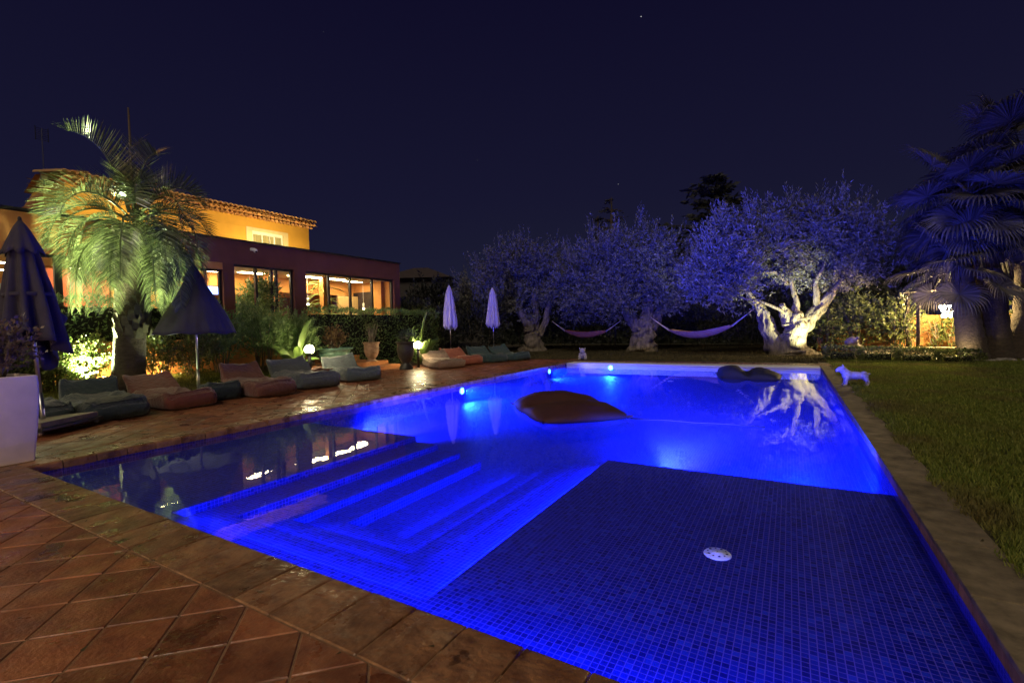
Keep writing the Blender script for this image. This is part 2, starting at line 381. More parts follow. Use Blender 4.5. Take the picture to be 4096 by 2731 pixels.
for i in range(-40,60):
    for j in range(-60,40):
        sq=[lat(i,j),lat(i+1,j),lat(i+1,j+1),lat(i,j+1)]
        cxx=sum(p[0] for p in sq)/4; cyy=sum(p[1] for p in sq)/4
        if cxx<-6.2 or cxx>13.2 or cyy<-4.8 or cyy>18: continue
        if area(sq)<0: sq=sq[::-1]
        for rg in regions:
            p=sq
            for (nx,ny,d) in rg:
                p=clip(p,nx,ny,d)
                if len(p)<3: break
            if len(p)>=3:
                tm=tile_mesh(p)
                if tm: tiles.append(tm)
def inview(c):
    d=Vector((c[0],c[1],0))-CAM; z=d.dot(fw)
    if z<.3: return 99+d.length
    x=abs(d.dot(ri)/z); y=-d.dot(up)/z
    return d.length+(0 if x<1.12 and y<.76 else 60)
tiles.sort(key=lambda t:inview(t[0]))
for (c,Vv,Ff) in tiles[:300]: mk('paving_tile',Vv,Ff,terra,paving,loc=(c[0],c[1],0))
mb=MB()
for (c,Vv,Ff) in tiles[300:]: mb.add([(v[0]+c[0],v[1]+c[1],v[2]) for v in Vv],Ff)
tag(mb.build('paving_tiles_far',terra_i,paving),kind='stuff')

# coping stones with rounded noses
def coping_mesh(name,wd,dep,th):
    # profile: y from -dep (outer) to nose at +.02, extruded over x width wd
    pr=[(-dep+.004,-.03),(-dep+.004,-.008),(-dep+.012,0)]
    for k in range(4): pr.append((-dep+.012+(dep-.03)*(k+1)/4.,.004*math.sin(PI*(k+1)/4.)+random.uniform(-.0015,.0015)))
    for k in range(1,5):
        a=PI/2*k/4; pr.append((-.018+.034*math.sin(a),-.03+.03*math.cos(a)))
    pr+=[(.016,-th),(-.03,-th)]
    n=len(pr); V=[];xs=[-wd/2+.006,-wd/2+.012,wd/2-.012,wd/2-.006]
    for q,x in enumerate(xs):
        for (y,z) in pr: V.append((x,y,z-(.004 if q in(0,3) and z>-.02 else 0)))
    F=[]
    for q in range(3):
        for i in range(n): F.append((q*n+i,q*n+(i+1)%n,(q+1)*n+(i+1)%n,(q+1)*n+i))
    F.append(tuple(range(n))[::-1]); F.append(tuple(3*n+i for i in range(n)))
    me=bpy.data.meshes.new(name); me.from_pydata(V,[],F); me.materials.append(cop_m); me.update()
    bm=bmesh.new(); bm.from_mesh(me); bmesh.ops.recalc_face_normals(bm,faces=bm.faces); bm.to_mesh(me); bm.free(); return me
cms=[coping_mesh('coping_stone',.331,.425,.1) for _ in range(5)]
coping=empty('pool_coping',None,None); coping['kind']='structure'
def stone(x,y,rz):
    o=link('coping_stone',random.choice(cms),coping,(x,y,random.gauss(0,.0015)),rz); o.rotation_euler[0]=random.gauss(0,.004)
x=4.987-.165
while x>.15: x-=.331
while x<W+.2:
    stone(x,0,0); x+=.331
y=.16
while y<L-.1: stone(0,y,-PI/2); y+=.331      # left edge
mb=MB(); mb.box(-.425,0,-.425,-.004,-.03,-.002); mb.build('coping_corner',cop_m,coping,bev=.008)
x=-.2
cms2=[coping_mesh('coping_stone_far',.331,.62,.1) for _ in range(3)]
while x<W+.3:
    link('coping_stone',random.choice(cms2),coping,(x,L+.03,0),PI); x+=.331
# right edge: concrete path slabs over a band of edge bricks
path=empty('garden_path',None,None); path['kind']='structure'
y=-2.98
while y<17.6:
    o=box('path_slab',W-.012,W+.32,y+.004,y+.745-.004,-.035,0,conc,path,bev=.006); y+=.7455
brick_m=M('edge_brick',(.24,.12,.065),.7,.4,10,.6,40,rnd='obj',rv=.3)
bme=MB().box(-.012,.03,-.118,.118,-.11,-.037).build('edge_brick',brick_m,path,bev=.005); y=-.1; first=True
while y<L-.5:
    o=bme if first else bme.copy()
    if not first: COL.objects.link(o)
    o.location=(W+.004,y,0); o.parent=path; first=False; y+=.243
# lawns and grass
def lawnsheet(name,pts): return tag(mk(name,pts,[tuple(range(len(pts)))],lawn_m),kind='structure')
lawnsheet('lawn_right',[(W+.3,-4,-.01),(30,-4,-.01),(30,30,-.01),(W+.3,30,-.01)])
lawnsheet('lawn_back',[(-9,17.0,-.014),(W+.28,17.0,-.014),(W+.28,34,-.014),(-9,34,-.014)])
lawnsheet('lawn_left',[(-4.45,-6,-.006),(-4.45,8.75,-.006),(-7.5,8.75,.38),(-7.5,-6,.38)])
def zg(x): return np.clip((-4.45-x)/3.05,0,1)*.386-.006
def grass(name,label,X,Y,Z,h,wd,mat,lean=.5):
    n=len(X); a=rng.uniform(0,2*PI,n); hh=h*rng.uniform(.5,1.2,n)
    p=np.stack([X,Y,Z],1); s=np.stack([np.cos(a),np.sin(a),0*a],1)*(wd*rng.uniform(.6,1.3,n))[:,None]
    b_=rng.uniform(0,2*PI,n); tip=p+np.stack([np.cos(b_)*hh*lean,np.sin(b_)*hh*lean,hh],1)
    V=np.stack([p-s,p+s,tip],1).reshape(-1,3); F=np.arange(3*n).reshape(-1,3)
    return tag(mk_np(name,V,F,mat),label,'grass',kind='stuff')
n=330000; yy=-1+21*rng.random(n)**1.35; xx=W+.24+rng.random(n)*(1.05+.36*(yy+1.9))
edge=W+.30+.035*np.sin(yy*3.1)+.03*np.sin(yy*7.7+1)+rng.normal(0,.02,n)
k=xx>edge; xx,yy=xx[k],yy[k]
dist=np.hypot(xx-CAM.x,yy-CAM.y)
grass('lawn_grass','mown green lawn along the right side of the pool',xx,yy,np.full(len(xx),-.012),.045+.0012*dist,.003+.0007*dist,grass_m)
n=70000; xx=rng.uniform(-9,8.9,n); yy=17.0+rng.random(n)**1.6*14; k=(yy>17.55)|(xx<-.6); k&=(xx>-5.6)|(yy>17.6)
k&=yy>17.05
grass('dry_grass','thin dry grass under the olive trees',xx[k],yy[k],np.full(k.sum(),-.015),.07,.014,dry_m,.9)
n=70000; xx=rng.uniform(-7.4,-4.42,n); yy=rng.uniform(-4,8.7,n)
grass('strip_grass','strip of green grass behind the bean bags',xx,yy,zg(xx)-.002,.06,.008,grass_m)

# fallen leaves
nl=130; lx=np.concatenate([rng.uniform(-4.2,7.2,70),rng.uniform(W+.02,W+.3,25),rng.uniform(-4.3,-.5,35)]); ly=np.concatenate([rng.uniform(-1.8,-.05,70),rng.uniform(.5,15,25),rng.uniform(2,16,35)])
la=rng.uniform(0,2*PI,nl); ls=rng.uniform(.012,.03,nl); lp=np.stack([lx,ly,np.full(nl,.008)],1); lc=np.stack([np.cos(la),np.sin(la),rng.uniform(-.05,.25,nl)],1); lsd=np.stack([-np.sin(la),np.cos(la),rng.uniform(-.2,.2,nl)],1)
LV=np.stack([lp-lc*ls[:,None]*.2,lp+lsd*(ls*.35)[:,None],lp+lc*ls[:,None]*1.2+np.array([0,0,.004]),lp-lsd*(ls*.35)[:,None]],1).reshape(-1,3); LV[:,2]=np.maximum(LV[:,2],.004)
tag(mk_np('leaf_litter',LV,np.arange(4*nl).reshape(-1,4),dry_m),'few small dry leaves scattered on terrace and path','leaves',kind='stuff')
# ================================================================== foliage helpers
def unit(a): return a/np.maximum(1e-9,np.linalg.norm(a,axis=1))[:,None]
def rdir(n): return unit(rng.normal(size=(n,3)))
def leafquads(P,D,ln,wd):
    n=len(P); S=unit(np.cross(D,rdir(n))); ln=np.broadcast_to(ln,(n,))[:,None]; wd=np.broadcast_to(wd,(n,))[:,None]
    V=np.stack([P,P+D*ln*.45+S*wd*.5,P+D*ln,P+D*ln*.45-S*wd*.5],1).reshape(-1,3)
    return V,np.arange(4*n).reshape(-1,4)
def sprigs(O,D,ln,k,lleaf,wleaf,spread=.9):
    n=len(O); t=np.tile(np.linspace(.08,1,k),(n,1))+rng.uniform(-.03,.03,(n,k))
    ln=np.broadcast_to(ln,(n,))
    P=O[:,None,:]+D[:,None,:]*(t*ln[:,None])[:,:,None]; P=P.reshape(-1,3)
    DD=np.repeat(D,k,0)*.75+rdir(n*k)*spread
    q=len(P)
    return leafquads(P,unit(DD),lleaf*rng.uniform(.7,1.25,q),wleaf*rng.uniform(.7,1.25,q))
def cat(*vf):
    Vs=[];Fs=[];o=0
    for V,F in vf: Vs.append(V);Fs.append(F+o);o+=len(V)
    return np.concatenate(Vs),np.concatenate(Fs)
def lobes_sprigs(lobes,n,ln,k,lleaf,wleaf,upb=.35,spread=.9,shell=.6,clumps=0,csz=.3):
    vol=np.array([l[3]*l[4]*l[5] for l in lobes])**.67; pick=rng.choice(len(lobes),n,p=vol/vol.sum())
    A=np.array(lobes,float)[pick]; d=rdir(n); r=(shell+(1-shell)*rng.random(n))*rng.uniform(.75,1.08,n)
    O=A[:,:3]+d*A[:,3:6]*r[:,None]
    if clumps:
        ci=rng.integers(0,clumps,n)
        O=O[:clumps][ci]+rng.normal(0,csz,(n,3)); d=d[:clumps][ci]
    D=unit(d*.8+np.array([0,0,upb])+rdir(n)*.45)
    return sprigs(O,D,ln*rng.uniform(.6,1.3,n),k,lleaf,wleaf,spread)
def thin(V,F,keep): return V,F
def hedge_leaves(x0,x1,y0,y1,z0,z1,n,lleaf,wleaf,bulge=.12,top=True):
    # leaves over the faces of a clipped block
    lx,ly,lz=x1-x0,y1-y0,z1-z0
    ar=np.array([lx*lz,lx*lz,ly*lz,ly*lz,lx*ly]); f=rng.choice(5,n,p=ar/ar.sum()); u=rng.random(n); v=rng.random(n)
    P=np.zeros((n,3)); Nn=np.zeros((n,3))
    a=f==0; P[a]=np.stack([x0+u[a]*lx,np.full(a.sum(),y0),z0+v[a]*lz],1); Nn[a]=(0,-1,0)
    a=f==1; P[a]=np.stack([x0+u[a]*lx,np.full(a.sum(),y1),z0+v[a]*lz],1); Nn[a]=(0,1,0)
    a=f==2; P[a]=np.stack([np.full(a.sum(),x0),y0+u[a]*ly,z0+v[a]*lz],1); Nn[a]=(-1,0,0)
    a=f==3; P[a]=np.stack([np.full(a.sum(),x1),y0+u[a]*ly,z0+v[a]*lz],1); Nn[a]=(1,0,0)
    a=f==4; P[a]=np.stack([x0+u[a]*lx,y0+v[a]*ly,np.full(a.sum(),z1)],1); Nn[a]=(0,0,1)
    wob=np.sin(P[:,0]*2.3+P[:,2]*3)*np.sin(P[:,1]*2.1+1)+.6*np.sin(P[:,0]*5.1+P[:,1]*6.3+P[:,2]*4.7)
    P=P+Nn*(wob*bulge*.6+rng.normal(0,bulge*.45,n))[:,None]
    D=unit(Nn*.6+np.array([0,0,.35])+rdir(n)*.8)
    return leafquads(P,D,lleaf*rng.uniform(.7,1.3,n),wleaf*rng.uniform(.7,1.3,n))
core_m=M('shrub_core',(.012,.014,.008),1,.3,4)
def hedge(name,label,x0,x1,y0,y1,z0,z1,n,lleaf,wleaf,mat,group=None,bulge=.12,cat_='hedge'):
    c=((x0+x1)/2,(y0+y1)/2); o=empty(name,label,cat_,(c[0],c[1],z0),0,group)
    V,F=hedge_leaves(x0-c[0],x1-c[0],y0-c[1],y1-c[1],0,z1-z0,n,lleaf,wleaf,bulge)
    mk_np('foliage',V,F,mat,o)
    q=.16; box('branches',x0-c[0]+q,x1-c[0]-q,y0-c[1]+q,y1-c[1]-q,0,z1-z0-q,core_m,o)  # solid dark core added inside the leaves to block the view through
    return o
def shrub(name,label,loc,rx,ry,h,n,k,ln,lleaf,wleaf,mat,stems=9,group=None,upb=.9,cat_='shrub',spread=.7,core=True,stem_m=None,stemlean=.5):
    o=empty(name,label,cat_,loc,0,group)
    lobes=[]
    for i in range(7):
        a=rng.uniform(0,2*PI); q=rng.uniform(.2,.62)
        lobes.append((math.cos(a)*q*rx,math.sin(a)*q*ry,h*rng.uniform(.38,.66),rx*.5,ry*.5,h*.34))
    lobes.append((0,0,h*.42,rx*.75,ry*.75,h*.38))
    V,F=lobes_sprigs(lobes,n,ln,k,lleaf,wleaf,upb,spread,.45)
    V[:,2]=np.maximum(V[:,2],.01)
    mk_np('foliage',V,F,mat,o)
    b=MB()
    for i in range(stems):
        a=rng.uniform(0,2*PI); q=rng.uniform(.1,.3); q2=rng.uniform(.4,.8)*stemlean*2
        p0=Vector((math.cos(a)*q*rx,math.sin(a)*q*ry,0)); p2=Vector((math.cos(a)*q2*rx,math.sin(a)*q2*ry,h*rng.uniform(.55,.85)))
        pm=(p0+p2)/2+Vector((rng.normal(0,.05),rng.normal(0,.05),.08*h)); b.tube([p0,pm,p2],[.018,.013,.006],6)
    b.build('stems',stem_m or bark_o,o,True)
    return o

# ================================================================== HOUSE
X=-8.4; Z0=.95; ZR=4.6
hs=empty('poolside_pavilion','long flat-roofed glazed pavilion with maroon fascia and lit rooms','building',(X,9,0))
def hb(name,x0,x1,y0,y1,z0,z1,mat,par=None,bev=0):
    o=box(name,x0-X,x1-X,y0-9,y1-9,z0,z1,mat,None,bev); o.parent=par or hs
    return o
XB=-12.9
hb('fascia',X-.35,X,5.2,15.25,3.83,ZR,maroon); hb('fascia',X-.35,X-.003,-6,5.197,3.83,ZR-.03,orange)
hb('roof_edge',X-.5,X+.05,-6,15.3,ZR+.002,ZR+.06,darkmetal)
hb('flat_roof',XB,X-.352,-6,15.25,3.95,4.25,maroon)
hb('pier',X-.32,X,9.60,10.10,0.0,3.828,maroon); hb('pier',X-.32,X,14.86,15.25,0.,3.828,maroon); hb('pier',X-.32,X,6.98,7.34,0.,3.828,maroon)
hb('base_wall',X-.3,X-.01,-6,15.2,0,Z0+.1,orange)
hb('end_wall',XB,X-.33,14.95,15.24,0,3.94,maroon); hb('end_wall',XB,X-.33,-6,-5.8,0,3.94,orange)
floor_m=M('room_floor',(.25,.15,.09),.4,.2,3)
ceil_m=M('room_ceiling',(.7,.58,.36),.8,.04,2)
inner_m=M('room_wall',(.62,.28,.075),.8,.06,2)
pale_m=M('pale_blind',(.62,.62,.5),.8,.05,3)
red_m=M('red_wall',(.62,.16,.08),.8,.06,2)
hb('room_floor',XB,X-.3,-5.9,15,Z0-.1,Z0,floor_m); hb('room_ceiling',XB,X-.33,-5.9,14.94,3.80,3.94,ceil_m)
hb('room_wall',XB-.2,XB,-6,15.2,0,4.6,inner_m)
hb('partition',XB+.02,X-1.4,9.72,9.9,Z0,3.79,inner_m); hb('partition',XB+.02,X-1.2,6.9,7.1,Z0,3.79,inner_m)
hb('partition',-11.2,-11.0,7.15,9.7,3.0,3.79,inner_m)
hb('red_panel',-10.4,-10.3,3.0,4.6,Z0,3.45,red_m); hb('red_panel',-10.42,-10.3,4.65,6.6,Z0,2.9,inner_m)
hb('bulkhead',-11.3,-11.1,10.0,14.9,3.2,3.79,inner_m)
hb('dark_door',-12.85,-12.75,10.8,12.6,Z0,3.1,M('dark_wood',(.10,.055,.03),.5,.3,6))
hb('curtain',-10.9,-10.8,13.6,14.85,Z0,3.15,M('curtain',(.5,.33,.14),.9,.15,1,stretch=(20,20,.3)))
hb('column',-9.75,-9.5,11.75,11.98,Z0,3.79,inner_m); hb('column',-9.3,-9.1,14.7,14.89,Z0,3.79,inner_m)
hb('room_wall',-9.85,X-.34,14.90,14.945,Z0,3.79,inner_m); hb('bookcase',-11.4,-9.87,14.8,14.94,Z0,3.35,M('dark_cabinet',(.03,.022,.018),.5,.3,6)); hb('room_wall',XB+.01,-9.87,14.9,14.945,3.36,3.79,inner_m)  # dark panel added behind the third pane; its colour stands in for a reflection
hb('bar_counter',-10.3,-9.8,10.2,11.6,Z0,1.95,M('bar_front',(.12,.07,.045),.5,.2,4))
# windows: frame bars and panes, bay by bay
def window(y0,y1,ms,z0=Z0+.1,z1=3.828,frame=.075,t=.09):
    xm=X-.16
    wobj=MB().box(xm-t/2-X,xm+t/2-X,y0-9,y1-9,z1-frame,z1-.001).build('window',darkmetal,hs); box('sill',xm-t/2-X,xm+t/2-X,y0-9,y1-9,z0+.001,z0+frame,darkmetal,wobj)
    es=[y0]+ms+[y1]
    for i,y in enumerate(es):
        hw=frame*.55 if 0<i<len(es)-1 else frame*.5
        yc=y+(hw if i==0 else -hw if i==len(es)-1 else 0)
        o=box('mullion',xm-t*.6-X,xm+t*.6-X,yc-hw-9,yc+hw-9,z0+frame+.002,z1-frame-.002,darkmetal,wobj,bev=.004)
    for a,c in zip(es[:-1],es[1:]):
        box('pane',xm-.006-X,xm+.006-X,a+.06-9,c-.06-9,z0+frame+.004,z1-frame-.004,glass_m,wobj)
    return wobj
window(7.34,9.60,[8.18,8.77,8.95]); window(10.10,14.86,[11.25,12.36,13.60])
window(-1.6,2.9,[-.2,1.2],z1=3.6); window(2.9,6.98,[4.2,5.5],z1=3.6); window(-5.9,-1.6,[-4.5,-3.],z1=3.6)
hb('lintel',X-.3,X-.01,-6,6.98,3.602,3.829,orange)
# blinds low behind the left panes
hb('blind',-8.9,-8.86,-2,2.4,Z0,2.85,pale_m); hb('blind',-9.1,-9.06,5.4,6.5,Z0,2.9,pale_m)
# ceiling lights
lamp_e=EM('warm_panel_light',(1,.80,.45),66); lamp_e2=EM('warm_strip_light',(1,.84,.48),45)
def ceil_light(x0,x1,y0,y1,z,label,mat=lamp_e):
    o=empty('ceiling_light',label,'lamp',((x0+x1)/2,(y0+y1)/2,z),0,'lights on the pavilion ceilings')
    a,c=(x1-x0)/2,(y1-y0)/2
    box('housing',-a-.02,a+.02,-c-.02,c+.02,-.02,0,white,o); box('diffuser',-a,a,-c,c,-.03,-.022,mat,o)
ceil_light(-9.9,-9.55,10.35,13.0,3.795,'long glowing strip on the ceiling of the right room')
ceil_light(-10.2,-9.9,13.4,14.3,3.795,'short glowing panel beside the right end column')
ceil_light(-10.6,-10.3,7.3,8.3,3.795,'glowing panel on the ceiling of the middle room')
ceil_light(-10.2,-9.9,8.5,9.4,3.795,'second panel on the ceiling of the middle room, by the pier')
ceil_light(-9.0,-8.8,-3.2,2.6,3.38,'upper of two bright strips at the left glazing',lamp_e2)
ceil_light(-8.95,-8.82,-3.2,2.5,3.2,'lower of two bright strips at the left glazing',lamp_e2)
ceil_light(-9.7,-9.5,3.4,6.4,3.795,'ceiling strip behind the feather palm')
# pendant lamps
pend_e=EM('pendant_glow',(1,.85,.55),30)
def pendant(p,label):
    o=empty('pendant_lamp',label,'lamp',p,0,'pendant lamps in the pavilion')
    MB().tube([(0,0,.3),(0,0,3.79-p[2])],.006,6).build('cord',white,o)
    MB().lathe([(.0,.3),(.05,.3),(.055,.05),(.05,.05)],14).build('shade',white,o,True)
    MB().ell((0,0,.03),(.055,.055,.06)).build('bulb',pend_e,o,True)
pendant((-10.0,11.35,2.62),'white pendant lamp over the bar counter, left one')
pendant((-10.2,14.6,2.50),'white pendant lamp at the right end of the room')
pendant((-10.6,9.2,2.75),'bare bulb pendant behind the indoor ficus')
# two small spotlights seen through the palm
def spotlet(p,label):
    o=empty('spotlight_bulb',label,'lamp',p,0,'small bulbs behind the feather palm')
    MB().ell((0,0,0),(.05,.05,.05),n=6,m=8).build('bulb',pend_e,o,True); MB().tube([(0,0,.04),(0,0,3.6-p[2])],.008,6).build('stem',darkmetal,o)
spotlet((-9.2,3.40,3.36),'left small round bulb shining behind the feather palm'); spotlet((-9.2,3.58,3.37),'right small round bulb shining behind the feather palm')
# wall screen
scr=empty('wall_screen','blue glowing screen on the wall of the middle room','screen',(-11.0,8.02,2.95))
box('housing',-.04,0,-.26,.26,0,.34,darkmetal,scr); box('display',.001,.006,-.23,.23,.03,.31,EM('screen_blue',(.25,.4,1),9),scr)
# indoor plants
shrub('indoor_ficus','leafy green ficus indoors behind the middle glazing',(-9.3,8.75,Z0),.85,.75,2.5,420,10,.45,.14,.055,leaf_oe,7,upb=.5,cat_='plant')
shrub('indoor_palm','small palm-like plant indoors left of the ficus',(-9.2,7.75,Z0),.5,.45,1.75,90,10,.5,.22,.03,leaf_oe,5,upb=.9,cat_='plant')
cl=empty('climbing_cactus','tangled pale green climbing cactus around the indoor column','plant',(-9.6,11.86,Z0))
b=MB()
for i in range(46):
    a=rng.uniform(0,2*PI); p=Vector((math.cos(a)*.18,math.sin(a)*.18,rng.uniform(.3,2.6))); P=[p]; d=Vector((math.cos(a),math.sin(a)*1.4,rng.uniform(-.1,1.0))).normalized()
    for s in range(6):
        d=(d+Vector((rng.normal(0,.28),rng.normal(0,.35),-.22))).normalized(); p=p+d*.12; P.append(p)
    b.tube(P,[.022,.02,.02,.018,.016,.014,.008],6)
b.build('stems',M('cactus_green',(.25,.30,.07),.6,.2,8),cl,True)
# security camera
sc_=empty('security_camera','white dome security camera on the maroon fascia','camera',(X,7.98,4.36))
box('bracket',.003,.12,-.06,.06,-.03,.06,white,sc_,bev=.01); MB().ell((.14,.05,-.03),(.07,.07,.07)).build('dome',white,sc_,True); MB().ell((.19,.05,-.07),(.035,.035,.035)).build('lens',darkmetal,sc_,True)
# main house: yellow upper storey behind
yh=empty('yellow_house','yellow rendered two-storey house with scalloped clay tile eaves','building',(-13.0,8,0))
def yb(name,x0,x1,y0,y1,z0,z1,mat,par=None,bev=0):
    return box(name,x0+13,x1+13,y0-8,y1-8,z0,z1,mat,par or yh,bev)
yb('wall',-16,-13.102,4.5,13.8,0,6.72,yellow)
ys=10.86; ye=12.36; zs=5.0; ze=6.06
for (a,c,d,e_) in [(4.5,13.79,6.2,6.60),(4.5,ys-.27,4.2,6.198),(ye+.27,13.79,4.2,6.198)]: yb('wall',-13.1,-13.0,a,c,d,e_,yellow)
for (a,c,d,e_) in [(ys-.27,ye+.27,ze,6.198),(ys-.27,ys,4.2,ze-.002),(ye,ye+.27,4.2,ze-.002)]: yb('window_surround',-13.1,-12.985,a,c,d,e_,creamr)
wf=yb('window',-13.08,-13.03,ys,ye,ze-.14,ze-.002,white)
for y,wd in ((ys+.03,.06),(ys+.48,.06),(ys+.85,.03),(ye-.42,.07),(ye-.03,.06)): yb('window_frame',-13.075,-13.025,y-wd/2,y+wd/2,zs,ze-.142,white,wf)
curt=M('window_curtain',(.40,.34,.2),.9,.3,1,stretch=(25,25,.2))
yb('curtain',-13.098,-13.09,ys,ye,zs,ze-.14,curt,wf); 
yb('pane',-13.06,-13.055,ys,ye,zs,ze-.14,glass_m,wf)
# scalloped eaves: two corbel rows and the tile ends
rt=MB()
def half_tube(mb,x0,z0,x1,z1,y,r,updir=1,n=7):
    V=[];
    for (x_,z_) in ((x0,z0),(x1,z1)):
        for k in range(n):
            a=PI*k/(n-1); V.append((x_+13,y-8+r*math.cos(a),z_+updir*r*math.sin(a)))
        for k in range(n-1,-1,-1):
            a=PI*k/(n-1); V.append((x_+13,y-8+(r-.02)*math.cos(a),z_+updir*(r-.02)*math.sin(a)))
    m_=2*n; F=[(i,(i+1)%m_,m_+(i+1)%m_,m_+i) for i in range(m_)]+[tuple(range(m_))[::-1],tuple(m_+i for i in range(m_))]
    mb.add(V,F)
y=4.4
while y<13.95:
    half_tube(rt,-13.05,6.60,-12.86,6.60,y,.1,1); half_tube(rt,-13.05,6.72,-12.72,6.72,y+.1,.1,1)
    half_tube(rt,-15.1,7.29,-12.55,6.86,y,.1,1); y+=.205
ro=tag(rt.build('roof_tiles',tile_roof,yh),kind='stuff')
MB().add([(-.0+.4,-3.6,6.82),(.4,5.95,6.82),(-2.2,5.95,7.25),(-2.2,-3.6,7.25),(-3.4,-3.6,6.8),(-3.4,5.95,6.8)],[(0,1,2,3),(3,2,5,4)]).build('roof',tile_roof,yh)
# taller tower part at the left with hipped roof
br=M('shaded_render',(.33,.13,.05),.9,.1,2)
b=MB(); b.box(-3.2,-2.,-3.75,-1.2,4,6.2)
b.build('tower_wall',br,yh)
MB().add([(-1.8,-3.85,5.95),(-1.8,-1.0,6.0),(-2.2,-2.1,7.75),(-2.2,-3.05,7.6),(-3.4,-1.0,6.0),(-3.4,-3.8,5.95),(-3.0,-2.1,7.75),(-3.0,-3.05,7.6)],[(0,1,2,3),(1,4,6,2),(5,0,3,7),(3,2,6,7),(4,5,7,6)]).build('tower_roof',br,yh)
an=empty('tv_antenna','grey television antenna on a mast at the far left roof','antenna',(-15,4.58,6.9))
MB().tube([(0,0,0),(0,0,1.95)],.02,8).build('mast',steel,an); 
b=MB()
for i in range(7): b.tube([(0,-.17,1.55+i*.065),(0,.17,1.55+i*.065)],.008,5)
for s in (-1,1): b.tube([(0,s*.17,1.52),(0,s*.17,2.0)],.012,5)
b.build('grid',darkmetal,an); box('junction_box',-.05,.05,-.09,.09,.15,.36,white,an)
for i,z in enumerate((.0,-.18)): MB().tube([(0,-.45,z+.12),(0,.2,z-.02)],.015,6).build('arm',steel,an)
# assumed wall-washing lamps on the flat roof, hidden behind the parapet
for i,yl in enumerate((6.5,11.3)):
    fl=empty('roof_floodlight',['floodlight on the flat roof washing the yellow wall, left one','floodlight on the flat roof washing the yellow wall, right one'][i],'lamp',(-11.3,yl,4.25),0,'floodlights on the flat roof')
    box('housing',-.1,.1,-.12,.12,0,.14,darkmetal,fl,bev=.01); 
    spot('flood_beam',(-.12,0,.22),(-1.7,.4,2.6),560,(1,.74,.32),150,.6,fl,.1)
# antenna on the flat roof, right of the yellow storey
ra=empty('roof_aerial','thin aerial lying low on the flat roof edge','antenna',(-10.5,13.6,4.25)); b=MB(); b.tube([(0,0,0),(0,0,.72)],.012,6); b.tube([(0,-.75,.62),(0,.02,.66)],.012,6); b.build('rods',darkmetal,ra)
# retaining wall, steps
rw=empty('retaining_wall','low orange rendered wall behind the shrubs and feather palm','wall',(-7.6,2,0))
box('wall',-.1,.1,-8,6.7,0,1.35,orange,rw,bev=.015)
st=empty('garden_steps','terracotta steps rising between the big pots','steps',(-5.4,10.5,0))
stp=M('step_terracotta',(.42,.17,.06),.75,.2,5,.4,40)
box('step',-.55,0,-1.9,1.45,-.03,.15,stp,st,bev=.02); box("step",-1.95,-.5,-1.88,1.32,-.03,.3,stp,st,bev=.02); box('step',-2.6,-1.95,-1.6,1.2,-.03,.5,stp,st,bev=.02); box('step',-3.0,-2.6,-1.6,1.2,-.03,.72,stp,st,bev=.02)

# ================================================================== TREES
def olive(loc,label,trunks,limbs,lobes,nsp,cols=leaf_ol,lleaf=.16,seed=1.):
    o=empty('olive_tree',label,'tree',loc,0,'old olive trees behind the pool')
    b=MB()
    for i,(P,r) in enumerate(trunks):
        # resample path for ridged bark
        P=[Vector(p) for p in P]; Q=[];RR=[]
        for a in range(len(P)-1):
            for t in np.linspace(0,1,9,endpoint=False): Q.append(P[a].lerp(P[a+1],t)); RR.append(r[a]+(r[a+1]-r[a])*t)
        Q.append(P[-1]);RR.append(r[-1])
        Q=[q+Vector((noise.noise(q*1.3+Vector((seed,i,0))),noise.noise(q*1.3+Vector((9,seed,i))),0))*.10 for q in Q]
        b.tube(Q,[q_*.86 for q_ in RR],40,True,.42,seed+i*3.1,.06)
    b.build('trunk',bark_o,o,True)
    for i,(P,r) in enumerate(limbs):
        P=[Vector(p) for p in P]; Q=[];RR=[]
        for a in range(len(P)-1):
            for t in np.linspace(0,1,4,endpoint=False): Q.append(P[a].lerp(P[a+1],t)); RR.append(r[a]+(r[a+1]-r[a])*t)
        Q.append(P[-1]);RR.append(r[-1]); Q=[q+Vector((noise.noise(q*2+Vector((seed,i,3))),noise.noise(q*2+Vector((5,seed,i))),noise.noise(q*2+Vector((i,seed,8)))))*.09 for q in Q]
        MB().tube(Q,RR,10,True,.25,seed+i).build('limb',bark_o,o,True)
    V,F=lobes_sprigs(lobes,int(nsp*2.0),.42,13,lleaf,.056,.5,.8,.3,clumps=300,csz=.26)
    V2,F2=lobes_sprigs([(l[0],l[1],l[2]+l[5]*.35,l[3]*.95,l[4]*.95,l[5]*.8) for l in lobes],nsp//6,.8,16,lleaf,.034,1.6,.5,.75,clumps=90,csz=.16)
    V,F=cat((V,F),(V2,F2))
    k=V[:,2].reshape(-1,4).min(1)>.9; F=np.arange(len(V)).reshape(-1,4)[k]
    mk_np('crown',V,F,cols,o)
    return o
